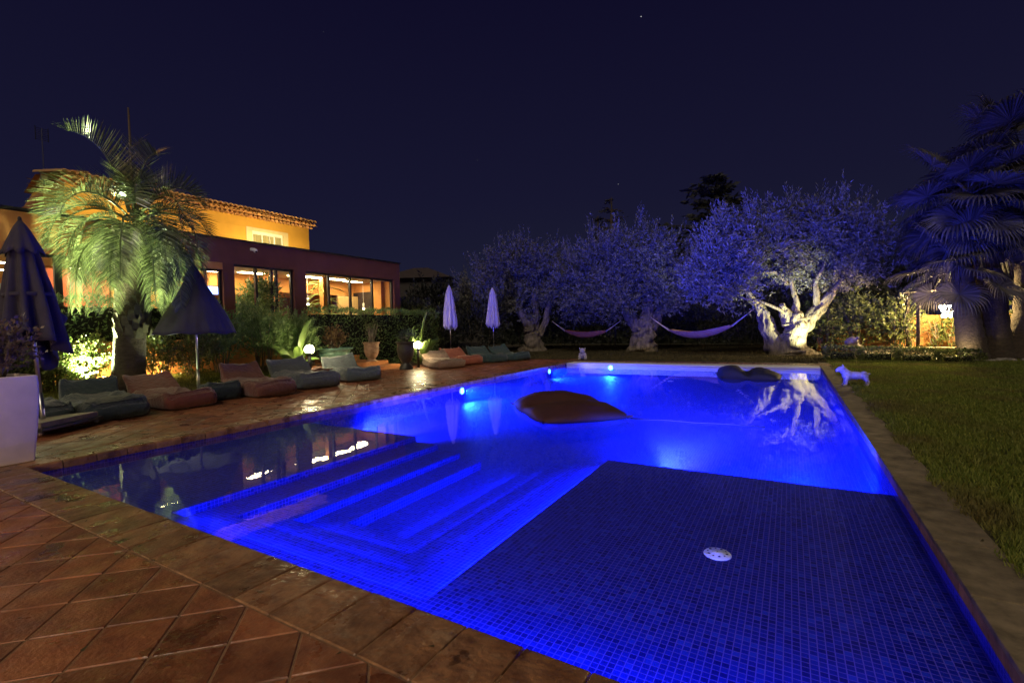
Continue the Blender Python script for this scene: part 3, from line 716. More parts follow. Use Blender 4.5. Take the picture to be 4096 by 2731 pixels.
# camera-right / away unit vectors on the ground, to lay crowns out as they stand
cr_=np.array([.864,.503]); ca_=np.array([-.503,.864])
def ca(r,a,z): return (cr_[0]*r+ca_[0]*a,cr_[1]*r+ca_[1]*a,z)
def lob(r,a,z,rx,ry,rz): p=ca(r,a,z); return (*p,rx,ry,rz)
olive((-5.5,23.3,0),'leftmost olive tree with slanting gnarled trunk, dim crown',
    [([ca(0,0,-.1),ca(.0,0,.35),ca(-.05,0,1.0),ca(-.15,0,1.75)],[1.0,.62,.46,.42]),([ca(-.1,0,1.2),ca(-.55,0,2.1),ca(-.95,.1,3.0)],[.42,.3,.18]),([ca(0,.1,1.3),ca(.15,.1,2.2),ca(.1,0,3.1)],[.36,.28,.14]),([ca(.35,.1,.9),ca(.75,.1,1.7),ca(.95,0,2.5),ca(1.2,0,3.1)],[.24,.2,.2,.12])],
    [([ca(-.9,0,2.8),ca(-1.6,0,3.6),ca(-2.4,0,4.2)],[.17,.1,.05]),([ca(.1,0,2.9),ca(.3,.2,4),ca(.0,0,5.2)],[.15,.1,.04]),([ca(1.1,0,2.8),ca(1.6,0,3.6),ca(2,0,4.5)],[.12,.09,.04])],
    [lob(-3.0,0,3.3,1.6,1.5,1.2),lob(-1.8,0,4.6,1.7,1.6,1.5),lob(-.2,.3,5.1,1.7,1.6,1.4),lob(1.2,0,4.5,1.6,1.5,1.5),lob(-1.6,-.6,2.9,1.5,1.3,1.0),lob(1.3,-.4,3.2,1.2,1.2,1.0),lob(0,.6,3.9,1.8,1.4,1.2),lob(-3.9,.3,2.6,1.0,1.0,1.1)],2300,seed=2.)
olive((.85,23.9,0),'middle olive tree between the two hammocks, crown tinted violet',
    [([ca(0,0,-.1),ca(0,0,.4),ca(.05,0,1.0),ca(.1,0,1.65)],[1.0,.72,.55,.6]),([ca(-.25,0,1.2),ca(-.8,0,2.0),ca(-1.3,0,2.9)],[.38,.3,.17]),([ca(.1,0,1.4),ca(.35,.1,2.4),ca(.3,0,3.0)],[.42,.3,.18]),([ca(.4,0,1.2),ca(.95,.1,2.0),ca(1.55,0,3.0)],[.36,.26,.14])],
    [([ca(-1.2,0,2.8),ca(-2.2,0,3.5),ca(-3,0,4.2)],[.15,.1,.04]),([ca(.3,0,2.9),ca(.2,.3,4.2),ca(-.3,0,5.4)],[.16,.1,.04]),([ca(1.5,0,2.9),ca(2.2,0,3.8),ca(2.9,0,4.6)],[.13,.09,.04])],
    [lob(-3.2,0,3.7,1.6,1.5,1.5),lob(-2.0,0,4.8,1.6,1.5,1.5),lob(-.3,.2,5.2,1.7,1.6,1.5),lob(1.4,0,4.7,1.6,1.5,1.5),lob(2.6,0,3.6,1.3,1.3,1.2),lob(-1.7,-.5,3.0,1.4,1.3,1.1),lob(1.2,-.6,3.2,1.4,1.3,1.1),lob(0,.5,4.0,2,1.5,1.3),lob(-3.3,.2,2.6,1.1,1,.9)],2700,seed=5.)
ol3=olive((7.75,21.5,0),'rightmost olive tree with floodlit forked trunk and wide blue crown',
    [([ca(.1,0,-.1),ca(.1,0,.3),ca(.15,0,.85),ca(.15,0,1.35),ca(.05,0,1.75)],[.95,.62,.46,.5,.34]),([ca(.25,0,.9),ca(.85,.1,1.5),ca(1.35,.1,1.95),ca(1.75,0,2.6)],[.34,.28,.25,.15]),([ca(-.35,.5,-.1),ca(-.55,.5,.8),ca(-.75,.6,1.5),ca(-1.15,.6,2.2)],[.5,.36,.3,.2]),([ca(.0,0,1.3),ca(-.3,0,1.9),ca(-.45,-.1,2.15)],[.3,.2,.1]),([ca(.2,0,1.5),ca(.25,.05,2.1),ca(.2,.05,2.5)],[.2,.14,.1])],
    [([ca(1.6,0,2.4),ca(2.0,0,2.9),ca(2.35,-.1,3.35)],[.13,.1,.05]),([ca(1.25,.1,1.9),ca(1.12,0,2.5),ca(1.05,0,3.2)],[.14,.12,.07]),([ca(-.3,-.1,1.8),ca(-.9,-.2,2.1),ca(-1.5,-.2,2.3),ca(-2.2,-.2,2.5)],[.07,.06,.05,.03]),([ca(-.1,0,3.0),ca(-.7,-.1,3.5),ca(-1.5,-.1,3.55),ca(-2.2,0,3.2)],[.07,.07,.05,.02]),([ca(.2,0,2.4),ca(.0,.1,3.6),ca(.2,0,5.2)],[.1,.08,.03]),([ca(1.1,0,3.0),ca(1.6,.1,4.2),ca(1.9,0,5.4)],[.08,.06,.03]),([ca(-1.1,.6,2.1),ca(-1.8,.5,3.2),ca(-2.2,.2,4.2)],[.16,.1,.04])],
    [lob(-2.6,0,4.3,1.5,1.5,1.3),lob(-1.4,.2,4.9,1.6,1.5,1.2),lob(.5,.3,5.1,1.7,1.6,1.2),lob(2.2,.2,5.0,1.7,1.5,1.3),lob(3.0,.3,4.2,1.5,1.4,1.3),lob(-2.6,.1,3.1,1.4,1.2,1.0),lob(-.3,.8,4.0,1.8,1.2,1.1),lob(1.6,.9,3.9,1.6,1.2,1.0),lob(-3.3,.3,3.2,.9,.9,.9),lob(2.2,.3,3.2,1.0,1,.7),lob(1.3,.4,5.4,1.3,1.2,.8)],3300,seed=8.)

# feather palm
fp=empty('feather_palm','tall feather palm with arching fronds in front of the house','palm tree',(-6.05,3.35,.18))
tr=[(0,0,-.1),(.02,.02,.5),(.08,.05,1.3),(.16,.1,2.2),(.2,.14,3.0),(.24,.16,3.9)]
MB().tube(tr,[.42,.33,.32,.34,.36,.28],28,True,.06).build('trunk',bark_p,fp,True)
b=MB()
for i in range(150):
    t=rng.uniform(.38,1); z=.9+2.9*t; a=i*2.399; zz=1.35+ (i/150)*2.45
    c0=Vector((.06+.045*zz,.04+.03*zz,zz)); d=Vector((math.cos(a),math.sin(a),0)); s=Vector((-d.y,d.x,0)); r=.335+.03*math.sin(zz*2)
    q=c0+d*r; b.add([q-s*.09-Vector((0,0,.1)),q+s*.09-Vector((0,0,.1)),q+d*.05+s*.05+Vector((0,0,.14)),q+d*.05-s*.05+Vector((0,0,.14)),q-d*.08+Vector((0,0,.12))],[(0,1,2,3),(3,2,4),(0,3,4),(1,4,2)])
b.build('leaf_bases',M('leaf_base',(.075,.065,.045),.9,.35,9,.5,40),fp)
def frond_mesh(az,el,ln,droop,npair,llen,wd=.022,vee=.5,stiff=0.,c=(0,0,0)):
    d=Vector((math.cos(az)*math.cos(el),math.sin(az)*math.cos(el),math.sin(el))); p=Vector(c); n=26; P=[p.copy()]; T=[d.copy()]
    for i in range(n):
        k=i/n; d=(d+Vector((0,0,-1))*droop*(.25+1.5*k)/n*1.6).normalized(); p=p+d*ln/n; P.append(p.copy()); T.append(d.copy())
    rb=MB(); rb.tube(P[::2]+[P[-1]] if len(P)%2==0 else P[::2],[.03*(1-.9*i/14) for i in range(len(P[::2]))],5)
    V=[];F=[]
    for q in range(npair):
        s=.16+.84*q/(npair-1); f=s*n; i=min(n-1,int(f)); base=P[i].lerp(P[i+1],f-i); t=T[i]
        side=t.cross(Vector((0,0,1)));
        if side.length<.05: side=Vector((math.sin(az),-math.cos(az),0))
        side.normalize(); upv=side.cross(t).normalized()
        l=llen*(.45+.75*math.sin(PI*min(1,.15+.8*s)))*random.uniform(.85,1.1)
        for sg in (-1,1):
            dd=(side*sg+t*.75+upv*vee*random.uniform(.7,1.2)).normalized()
            m1=base+dd*l*.5; dd2=(dd+Vector((0,0,-.2-.15*droop+stiff))).normalized(); e_=m1+dd2*l*.5
            wv=t.cross(dd).normalized().cross(dd).normalized()*wd*.5 if False else (t-dd*t.dot(dd)).normalized()*wd*.5
            o=len(V); V+=[base-wv*.6,base+wv*.6,m1+wv,m1-wv,e_]; F+=[(o,o+1,o+2,o+3),(o+3,o+2,o+4)]
    rb.add(V,F); return rb
pc=Vector((.26,.18,4.0)); nf=36
for i in range(nf):
    az=i*2.39996+random.uniform(-.25,.25); k=i/(nf-1)
    el=R(84-92*k**.7)+random.uniform(-.12,.12); ln=random.uniform(1.65,2.2)*(1-.04*k)
    frond_mesh(az,el,ln,1.7+1.1*k+random.uniform(-.4,.4),50,.62,wd=.022,vee=.7*(1-k),stiff=.5*(1-k)-.3*k,c=pc+Vector((math.cos(az)*.12,math.sin(az)*.12,.25-.5*k))).build('frond',leaf_pl,fp)
# hanging older fronds low on the trunk side
for i in range(10):
    az=i*.65+.3; frond_mesh(az,R(0),2.3,3.4,52,.52,wd=.018,c=pc+Vector((math.cos(az)*.2,math.sin(az)*.2,-.3)),vee=.0,stiff=-.5).build('frond',leaf_pl,fp)
sp_=MB(); sp_.tube([pc,pc+Vector((-.03,.0,1.2)),pc+Vector((-.10,.02,2.75))],[.05,.035,.018],8)
sp_.build('spear_leaf',leaf_br,fp,True)
for j,(a,z) in enumerate([(.5,2.2),(.75,2.05),(-.3,2.0),(-.9,1.75),(-1.1,1.7)]):
    q=pc+Vector((-.06,0,1.75)); MB().tube([q,q+Vector((.10+.2*abs(a),.08+.1*abs(a),a*.35)),q+Vector((.25+.25*abs(a)*.6,.15+.15*abs(a),a*.55-.03))],[.008,.006,.003],5).build('spear_leaflet',leaf_br,fp)

# fan palms at the right: a clump of three trunks
def fan_frond(c,az,el,pet,rad,droop,nseg=46,roll=0.):
    d=Vector((math.cos(az)*math.cos(el),math.sin(az)*math.cos(el),math.sin(el))); P=[Vector(c)]; p=Vector(c)
    for i in range(6):
        d=(d+Vector((0,0,-.05*droop))).normalized(); p=p+d*pet/6; P.append(p.copy())
    b=MB(); b.tube(P,[.028,.025,.022,.02,.018,.016,.014],5)
    side=d.cross(Vector((0,0,1)));
    if side.length<.05: side=Vector((1,0,0))
    side.normalize(); upv=side.cross(d).normalized()
    q=Matrix.Rotation(roll,3,d); side=q@side; upv=q@upv
    V=[];F=[]
    for k in range(nseg):
        a=R(-150+300*k/(nseg-1)); dr=(d*math.cos(a)+side*math.sin(a)+upv*.22).normalized(); l=rad*(1-.25*abs(a)/R(150))*random.uniform(.92,1.06)
        t=(-d*math.sin(a)+side*math.cos(a)).normalized(); w1=l*math.tan(R(300/(nseg-1))/2)*.5
        m1=p+dr*l*.55; d2=(dr+Vector((0,0,-.22*droop))).normalized(); m2=m1+d2*l*.25; d3=(d2+Vector((0,0,-.55*droop))).normalized(); e_=m2+d3*l*.28
        fold=upv*w1*.5
        o=len(V); V+=[p,m1-t*w1,m1+t*w1,m2-t*w1*.6,m2+t*w1*.6,e_,m1+fold]; F+=[(o,o+6,o+1),(o,o+2,o+6),(o+1,o+6,o+2,o+4,o+3),(o+3,o+4,o+5)]
    b.add(V,F); return b
def fan_palm(loc,label,path,rad,nf,petl,fr,elr,dead=0):
    o=empty('fan_palm',label,'palm tree',loc,0,'clump of fan palms at the right')
    Q=[];RR=[];P=[Vector(p) for p in path]
    for a in range(len(P)-1):
        for t in np.linspace(0,1,8,endpoint=False): Q.append(P[a].lerp(P[a+1],t)); RR.append((rad[a]+(rad[a+1]-rad[a])*t)*(1+.035*(-1)**len(Q)))
    Q.append(P[-1]);RR.append(rad[-1]); MB().tube(Q,RR,20,True,.08).build('trunk',bark_p,o,True)
    c=P[-1]
    for i in range(nf):
        k=i/(nf-1); az=i*2.39996+random.uniform(-.25,.25); el=R(elr[0]+(elr[1]-elr[0])*k)+random.uniform(-.12,.12)
        fan_frond(c+Vector((0,0,.15-.5*k)),az,el,petl*random.uniform(.8,1.15),fr*random.uniform(.85,1.1),random.uniform(1.0,1.7)+1.1*k,roll=random.uniform(-.5,.5)).build('frond',leaf_fp,o)
    return o
fan_palm((13.05,19.7,0),'shortest fan palm of the clump, left of the others',[(0,0,-.1),(-.05,0,.5),(-.2,-.05,1.7),(-.35,-.05,3.2)],[.45,.38,.34,.26],16,1.15,1.1,(72,-12))
fan_palm((13.7,20.05,0),'middle fan palm of the clump with thick upright trunk',[(0,0,-.1),(-.05,0,.6),(-.15,0,2.4),(-.75,-.15,5.5)],[.5,.42,.4,.28],36,1.35,1.35,(65,-78))
fan_palm((14.15,20.3,0),'tallest fan palm of the clump, leaning to the right edge',[(0,0,-.1),(.25,.15,.7),(.5,.3,1.5),(.5,.45,4.0),(.35,.5,6.7)],[.5,.42,.38,.32,.26],38,1.6,1.45,(68,-78))

# ================================================================== BACKGROUND GREENERY
bgn=0
def bush_row(items,group,name='background_shrub',mat=leaf_bg):
    for (label,r,a,rx,ry,h,n) in items:
        p=ca(r,a,0); x_,y_=CAM.x+p[0],CAM.y+p[1]
        shrub(name,label,(x_,y_,-.02),rx,ry,h,n,11,.5,.16,.06,mat,6,group,.6)
def at(px,y,d):   # offline-measured placement: lateral offset for a 2352-wide frame column at depth d
    return (px-1176)/1096.2*d
D_=30.5
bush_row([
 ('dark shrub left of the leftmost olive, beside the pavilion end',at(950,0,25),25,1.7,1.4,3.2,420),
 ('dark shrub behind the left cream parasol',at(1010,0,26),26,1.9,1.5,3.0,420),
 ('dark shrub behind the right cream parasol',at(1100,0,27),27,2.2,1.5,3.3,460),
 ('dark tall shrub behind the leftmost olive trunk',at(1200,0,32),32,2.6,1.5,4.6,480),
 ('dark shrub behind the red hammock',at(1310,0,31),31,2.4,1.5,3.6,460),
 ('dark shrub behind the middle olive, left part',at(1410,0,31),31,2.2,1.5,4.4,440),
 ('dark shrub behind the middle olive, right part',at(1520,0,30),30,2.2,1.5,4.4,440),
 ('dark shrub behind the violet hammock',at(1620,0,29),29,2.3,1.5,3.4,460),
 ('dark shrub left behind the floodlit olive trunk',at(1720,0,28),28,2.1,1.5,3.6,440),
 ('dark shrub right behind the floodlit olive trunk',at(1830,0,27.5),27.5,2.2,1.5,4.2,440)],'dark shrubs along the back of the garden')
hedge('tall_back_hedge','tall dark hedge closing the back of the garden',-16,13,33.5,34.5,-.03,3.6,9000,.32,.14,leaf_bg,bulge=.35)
# conifers beyond
def cedar(loc,label,h,wd,tiers,name='cedar_tree',sparse=False):
    o=empty(name,label,'tree',loc); MB().tube([(0,0,0),(0,0,h*.5),(.1,0,h)],[.5,.3,.05],8).build('trunk',bark_p,o,True)
    b=MB(); Vf=[]
    for t in range(tiers):
        k=t/(tiers-1); z=h*(.28+.70*k); rad=wd*(1-k)**.5*random.uniform(.75,1.1)+.25
        for j in range(9 if not sparse else 6):
            a=j*2*PI/9+t*.7+random.uniform(-.25,.25); r2=rad*random.uniform(.65,1.1); tip=Vector((math.cos(a)*r2,math.sin(a)*r2,z+(r2*.12 if not sparse else r2*-.1)+random.uniform(-.3,.2)))
            b.tube([(0,0,z-.2),tip*.5+Vector((0,0,z*.5+.1)),tip],[.08,.05,.01],5)
            m_=26 if not sparse else 9
            s=rng.random(m_)**.7; P=np.array([0,0,z-.1])+s[:,None]*(np.array(tip)-np.array([0,0,z-.1]))+rng.normal(0,.12 if sparse else .28,(m_,3))*np.array([1,1,.35])
            Dd=unit(np.tile(np.array([math.cos(a),math.sin(a),-.1]),(m_,1))+rng.normal(0,.55,(m_,3))*np.array([1,1,.4]))
            Vf.append(leafquads(P,Dd,rng.uniform(.5,1.0,m_)*(1 if not sparse else .5),rng.uniform(.22,.42,m_)*(1 if not sparse else .3)))
    b.build('branches',bark_p,o); V,F=cat(*Vf); mk_np('crown',V,F,leaf_bg,o)
cedar((1.65,47.2,0),'broad dark cedar with layered branches against the sky',15.3,6.4,10)
cedar((-5.85,39.2,0),'thin bare-topped conifer rising above the middle olive',12.6,2.6,12,'conifer',True)
cedar((-6.9,38.6,0),'smaller thin conifer left of the bare-topped one',11.0,1.7,10,'conifer',True)
# dark far house and trees behind the pavilion's right end
fh=empty('far_house','unlit neighbouring house with low hipped roof behind the pavilion','building',(-18.6,28.6,0),R(28))
dk=M('dark_render',(.06,.05,.045),.9,.1,2); box('wall',-2.6,2.6,-2.5,2.5,0,5.4,dk,fh); MB().add([(-3,-2.9,5.4),(3,-2.9,5.4),(3,2.9,5.4),(-3,2.9,5.4),(-.6,0,6.5),(.6,0,6.5)],[(0,1,5,4),(1,2,5),(2,3,4,5),(3,0,4)]).build('roof',M('dark_roof',(.05,.035,.03),.9,.2,3),fh)
for i,(px,d,h,rx) in enumerate([(985,34,5.6,2.2),(1050,36,5.2,2.4),(1900,40,8.2,4.),(2000,38,8.5,4.0),(2110,36,8.3,4.),(2230,34,8,4)]):
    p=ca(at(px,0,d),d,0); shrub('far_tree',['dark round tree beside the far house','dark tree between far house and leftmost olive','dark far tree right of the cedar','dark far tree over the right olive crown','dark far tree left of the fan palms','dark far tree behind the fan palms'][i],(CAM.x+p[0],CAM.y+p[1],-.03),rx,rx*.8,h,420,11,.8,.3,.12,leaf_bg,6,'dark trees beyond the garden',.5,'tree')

# ------------------------------------------------------------------ left planting
hedge('clipped_hedge','clipped dark green hedge below the right room glazing',-8.3,-7.3,9.75,16.6,.0,2.28,9000,.13,.035,leaf_oe,bulge=.10)
hedge('clipped_hedge','hedge behind the feather palm under the left glazing',-8.35,-7.75,-4,6.6,.9,2.42,9000,.12,.04,leaf_oe,bulge=.10)
for i,(p,rx,ry,h,n) in enumerate([((-6.95,6.0,.25),.75,.75,1.95,420),((-6.75,7.2,.25),.85,.8,2.0,520),((-6.7,8.4,.2),.75,.75,1.75,460)]):
    shrub('oleander_shrub',['narrow-leaved oleander right of the half-open parasol','biggest oleander, in the middle of the three','oleander nearest the globe lamp and teal pot'][i],p,rx,ry,h,n,14,.5,.15,.026,leaf_oe,16,'oleanders before the pavilion',1.3,spread=.6,stemlean=.35)
for i,(p,rx,ry,h,n) in enumerate([((-6.6,1.0,.15),.7,.8,1.25,480),((-6.7,1.65,.15),.55,.55,1.1,380),((-6.9,-.3,.2),.7,.8,1.3,400),((-6.75,4.3,.2),.6,.6,1.45,260),((-6.8,5.2,.2),.6,.6,1.5,280)]):
    shrub('round_shrub',['small-leaved shrub backlit by the orange wall, left of the palm','small-leaved shrub touching the left side of the palm trunk','small-leaved shrub behind the white planter','open shrub just right of the palm trunk','open shrub under the half-open parasol'][i],p,rx,ry,h,n,9,.3,.085,.045,leaf_lr,10,'shrubs along the orange wall',.5)
for i,(p,r_,h,n) in enumerate([((-6.8,2.2,.2),.55,1.2,380),((-7.15,3.0,.3),.4,1.15,220)]): shrub('round_shrub',['leafy shrub before the orange wall, touching the palm on its left','narrow leafy shrub squeezed behind the palm trunk'][i],p,r_,r_,h,n,9,.3,.085,.045,leaf_lr,10,'shrubs along the orange wall',.5)
shrub('mixed_shrub','leafy shrub between terracotta pot and black urn',(-5.7,12.7,.0),.55,.55,1.35,160,12,.4,.13,.028,leaf_oe,8,None,1.0)
shrub('mixed_shrub','dark shrub behind the teal pot',(-7.0,9.3,.2),.5,.5,1.5,120,12,.4,.12,.03,leaf_dk,6,None,1.0)
shrub('tall_shrub','brownish tall shrub beyond the pavilion right corner',(-8.6,17.2,0),1.4,1.4,3.3,380,12,.5,.12,.04,leaf_lr,8,None,.7)

# bird-of-paradise plants beside the globe lamps
def paradise(loc,label,leaves):
    o=empty('paradise_plant',label,'plant',loc,0,'big-leaved plants at the globe lamps')
    for (az,el,pet,ln,wd,bend) in leaves:
        d=Vector((math.cos(az)*math.cos(el),math.sin(az)*math.cos(el),math.sin(el))); P=[Vector((0,0,0))]; p=Vector((0,0,0)); dd=Vector((d.x*.4,d.y*.4,1)).normalized()
        for i in range(5): dd=(dd+d*.3).normalized(); p=p+dd*pet/5; P.append(p.copy())
        b=MB(); b.tube(P,[.03,.027,.024,.02,.018,.015],6)
        side=dd.cross(Vector((0,0,1))).normalized(); n=12; V=[];F=[]
        side=Matrix.Rotation(random.uniform(-1.2,1.2),3,dd)@side
        for i in range(n+1):
            k=i/n; dd=(dd+Vector((0,0,-1))*bend/n+d*bend*.3/n).normalized(); nrm=side.cross(dd).normalized(); w_=wd*(math.sin(PI*min(1,.08+.92*k))**.6)*.5 if i<n else .005
            wr=random.uniform(.88,1.06); V+=[p-side*w_*wr+nrm*w_*.45,p-side*w_*.5*wr+nrm*w_*.13,p.copy(),p+side*w_*.5+nrm*w_*.13,p+side*w_+nrm*w_*.45]; p=p+dd*ln/n
        for i in range(n):
            for q in range(4): F.append((i*5+q,i*5+q+1,i*5+q+6,i*5+q+5))
        b.add(V,F).build('leaf',leaf_bn,o,True)
    return o
paradise((-5.9,7.75,.12),'broad-leaved paradise plant by the left globe lamp',[(0.9,1.25,.75,1.1,.34,.3),(-.5,.9,.45,.75,.30,.7),(-2.1,.95,.5,.7,.3,.8),(2.0,.8,.5,.75,.30,.9),(3.1,1.0,.45,.6,.26,.6),(-1.2,.7,.4,.7,.28,.8),(.4,.6,.35,.65,.26,1.),(1.5,1.1,.5,.6,.26,.4)])
paradise((-5.0,12.55,.0),'tall paradise plant by the right globe lamp behind the urn',[(1.0,1.35,1.05,1.15,.36,.25),(-2.2,1.15,.8,.7,.38,.5),(.6,.85,.55,.85,.30,.5),(-.3,.95,.55,.7,.26,.6),(2.2,1.2,.7,.6,.26,.4),(-1.3,1.2,.65,.6,.24,.3),(.2,1.0,.5,.75,.26,.3)])

# pots
def pot(name,label,loc,prof,mat,group='big pots by the steps',folds=None):
    o=empty(name,label,'pot',loc,0,group); MB().lathe(prof,40).build('body',mat,o,True)
    r=prof[-1][0]; MB().lathe([(0,prof[-1][1]),(r,prof[-1][1])],24).build('soil',soil,o); return o
teal=M('teal_glaze',(.14,.27,.20),.18,.25,7,.1,20,spec=.7)
ptc=M('aged_terracotta',(.21,.12,.07),.75,.4,8,.6,30,c2=(.34,.2,.12))
urn_m=M('dark_glaze',(.035,.032,.03),.35,.4,6,.2,30)
pot('glazed_pot','large teal glazed round pot with wide rim on the step',(-6.5,9.75,.3),[(.0,0),(.42,0),(.46,.05),(.52,.3),(.55,.38),(.53,.40),(.56,.44),(.58,.50),(.66,.53),(.67,.58),(.62,.59),(.58,.56),(.54,.50)],teal)
shrub('potted_plant','reddish leafy plant growing in the teal pot',(-6.5,9.75,.8),.5,.5,.75,110,9,.25,.09,.05,leaf_rd,12,'plants in the big pots',.9,'plant',core=False)
pot('terracotta_pot','weathered terracotta pot with foot ring on the steps',(-6.03,11.08,.3),[(.0,0),(.2,0),(.21,.04),(.13,.08),(.16,.12),(.24,.25),(.285,.42),(.275,.48),(.275,.62),(.32,.70),(.33,.73),(.30,.735),(.26,.66)],ptc)
shrub('potted_plant','twiggy flowering plant in the terracotta pot',(-6.03,11.08,.95),.38,.38,.9,60,8,.3,.06,.02,leaf_lr,26,'plants in the big pots',1.0,'plant')
pot('black_urn','dark glazed urn on a flared foot before the steps',(-4.62,11.42,0),[(.0,0),(.25,0),(.26,.05),(.23,.08),(.24,.11),(.15,.2),(.14,.25),(.2,.32),(.28,.5),(.315,.75),(.30,.9),(.33,.97),(.36,.99),(.36,1.03),(.3,1.03),(.27,.98)],urn_m)
shrub('potted_plant','low dark plant filling the black urn',(-4.62,11.42,.98),.36,.36,.42,90,8,.18,.06,.035,leaf_dk,10,'plants in the big pots',.7,'plant')

# globe garden lamps
globe_e=EM('globe_glow',(1,.84,.46),150)
def globe_lamp(loc,label,h,pw):
    o=empty('garden_lamp',label,'lamp',loc,0,'globe garden lamps'); MB().tube([(0,0,-.02),(0,0,h-.1)],[.05,.05],12).build('post',darkmetal,o,True)
    MB().lathe([(.0,h-.1),(.09,h-.1),(.1,h-.06),(.08,h-.05)],16).build('collar',darkmetal,o,True); MB().ell((0,0,h+.03),(.14,.14,.14)).build('globe',globe_e,o,True)
    point('globe_light',(0,0,h+.03),pw,WARM,o,.12)
globe_lamp((-5.25,7.78,0),'bright globe lamp on a dark post behind the grey bean bags',.9,3000)
globe_lamp((-4.75,12.25,0),'bright globe lamp on a dark post behind the black urn',.82,2500)
def uplight(name,loc,label,tgt,pw,col,ang,grp):
    o=empty(name,label,'lamp',loc,0,grp); MB().lathe([(0,0),(.05,0),(.05,.07),(.045,.075)],14).build('housing',darkmetal,o,True); MB().lathe([(0,.065),(.044,.065)],14).build('lens',EM('lens_glow',col,12),o)
    spot('uplight_beam',(0,0,.1),Vector(tgt)-Vector(loc),pw,col,ang,.7,o,.03); return o
uplight('garden_spotlight',(-6.65,2.85,.26),'ground spotlight lighting the feather palm from the left',(-5.7,2.9,4.5),7500,LIME,105,'ground spotlights')
uplight('garden_spotlight',(-5.25,4.2,.1),'ground spotlight right of the feather palm foot',(-5.7,4.1,4.4),250,LIME,90,'ground spotlights')
for i,(x_,y_) in enumerate([(-7.25,.1),(-7.25,1.6),(-7.25,3.3),(-7.25,4.6)]):  # unseen lamps assumed behind the shrubs, for the glow on the orange wall
    o=empty('wall_lamp',['lamp behind shrubs at the left end of the orange wall','lamp behind the shrub left of the palm','lamp behind the palm trunk at the orange wall','lamp behind the shrubs right of the palm'][i],'lamp',(x_,y_,.35),0,'lamps at the foot of the orange wall')
    MB().lathe([(0,0),(.05,0),(.05,.1),(.02,.12)],12).build('housing',darkmetal,o,True); MB().ell((0,0,.14),(.035,.035,.035),n=6,m=8).build('bulb',EM('amber_glow',AMBER,25),o); point('wall_light',(0,0,.16),80,(1,.66,.26),o,.04)
uplight('garden_spotlight',(-5.6,1.5,.05),'ground spotlight in the grass left of the feather palm',(-5.9,2.9,4.6),9000,LIME,46,'ground spotlights')  # extra spotlight added for highlights on the palm crown
uplight('garden_spotlight',(8.95,20.1,0.02),'ground spotlight lighting the forked olive trunk',(7.95,21.4,1.7),2300,(.98,1,.5),72,'ground spotlights')

# ================================================================== FURNITURE
# white planter
pl=empty('white_planter','tall white tapered planter at the pool corner','planter',(-.55,-.14,0))
def ring(h,z,r=.03):
    o=[]
    for (sx,sy) in ((1,1),(-1,1),(-1,-1),(1,-1)):
        for k in range(5):
            a=PI/2*k/4; cx_,cy_=sx*(h-r),sy*(h-r)
            if sx*sy<0: a=PI/2-a
            o.append((cx_+sx*r*math.cos(a),cy_+sy*r*math.sin(a),z))
    return o
prof=[(.285,.0),(.295,.01),(.315,.25),(.335,.5),(.348,.75),(.352,.93),(.345,1.04),(.335,1.05),(.31,1.05),(.305,1.0)]
V=[];F=[]
for (h,z) in prof: V+=ring(h,z)
n=20
for i in range(len(prof)-1):
    for k in range(n): F.append((i*n+k,i*n+(k+1)%n,(i+1)*n+(k+1)%n,(i+1)*n+k))
F.append(tuple(range(n))[::-1]); F.append(tuple((len(prof)-1)*n+k for k in range(n)))
mk('body',V,F,white_pl,pl,True); 
o=pl.children[0]; o.modifiers.new('edge','EDGE_SPLIT').split_angle=R(40)
shrub('planter_shrub','brown-leaved shrub growing in the white planter',(-.55,-.14,1.0),.36,.42,.62,170,9,.2,.06,.035,leaf_br,14,None,.8,'plant')

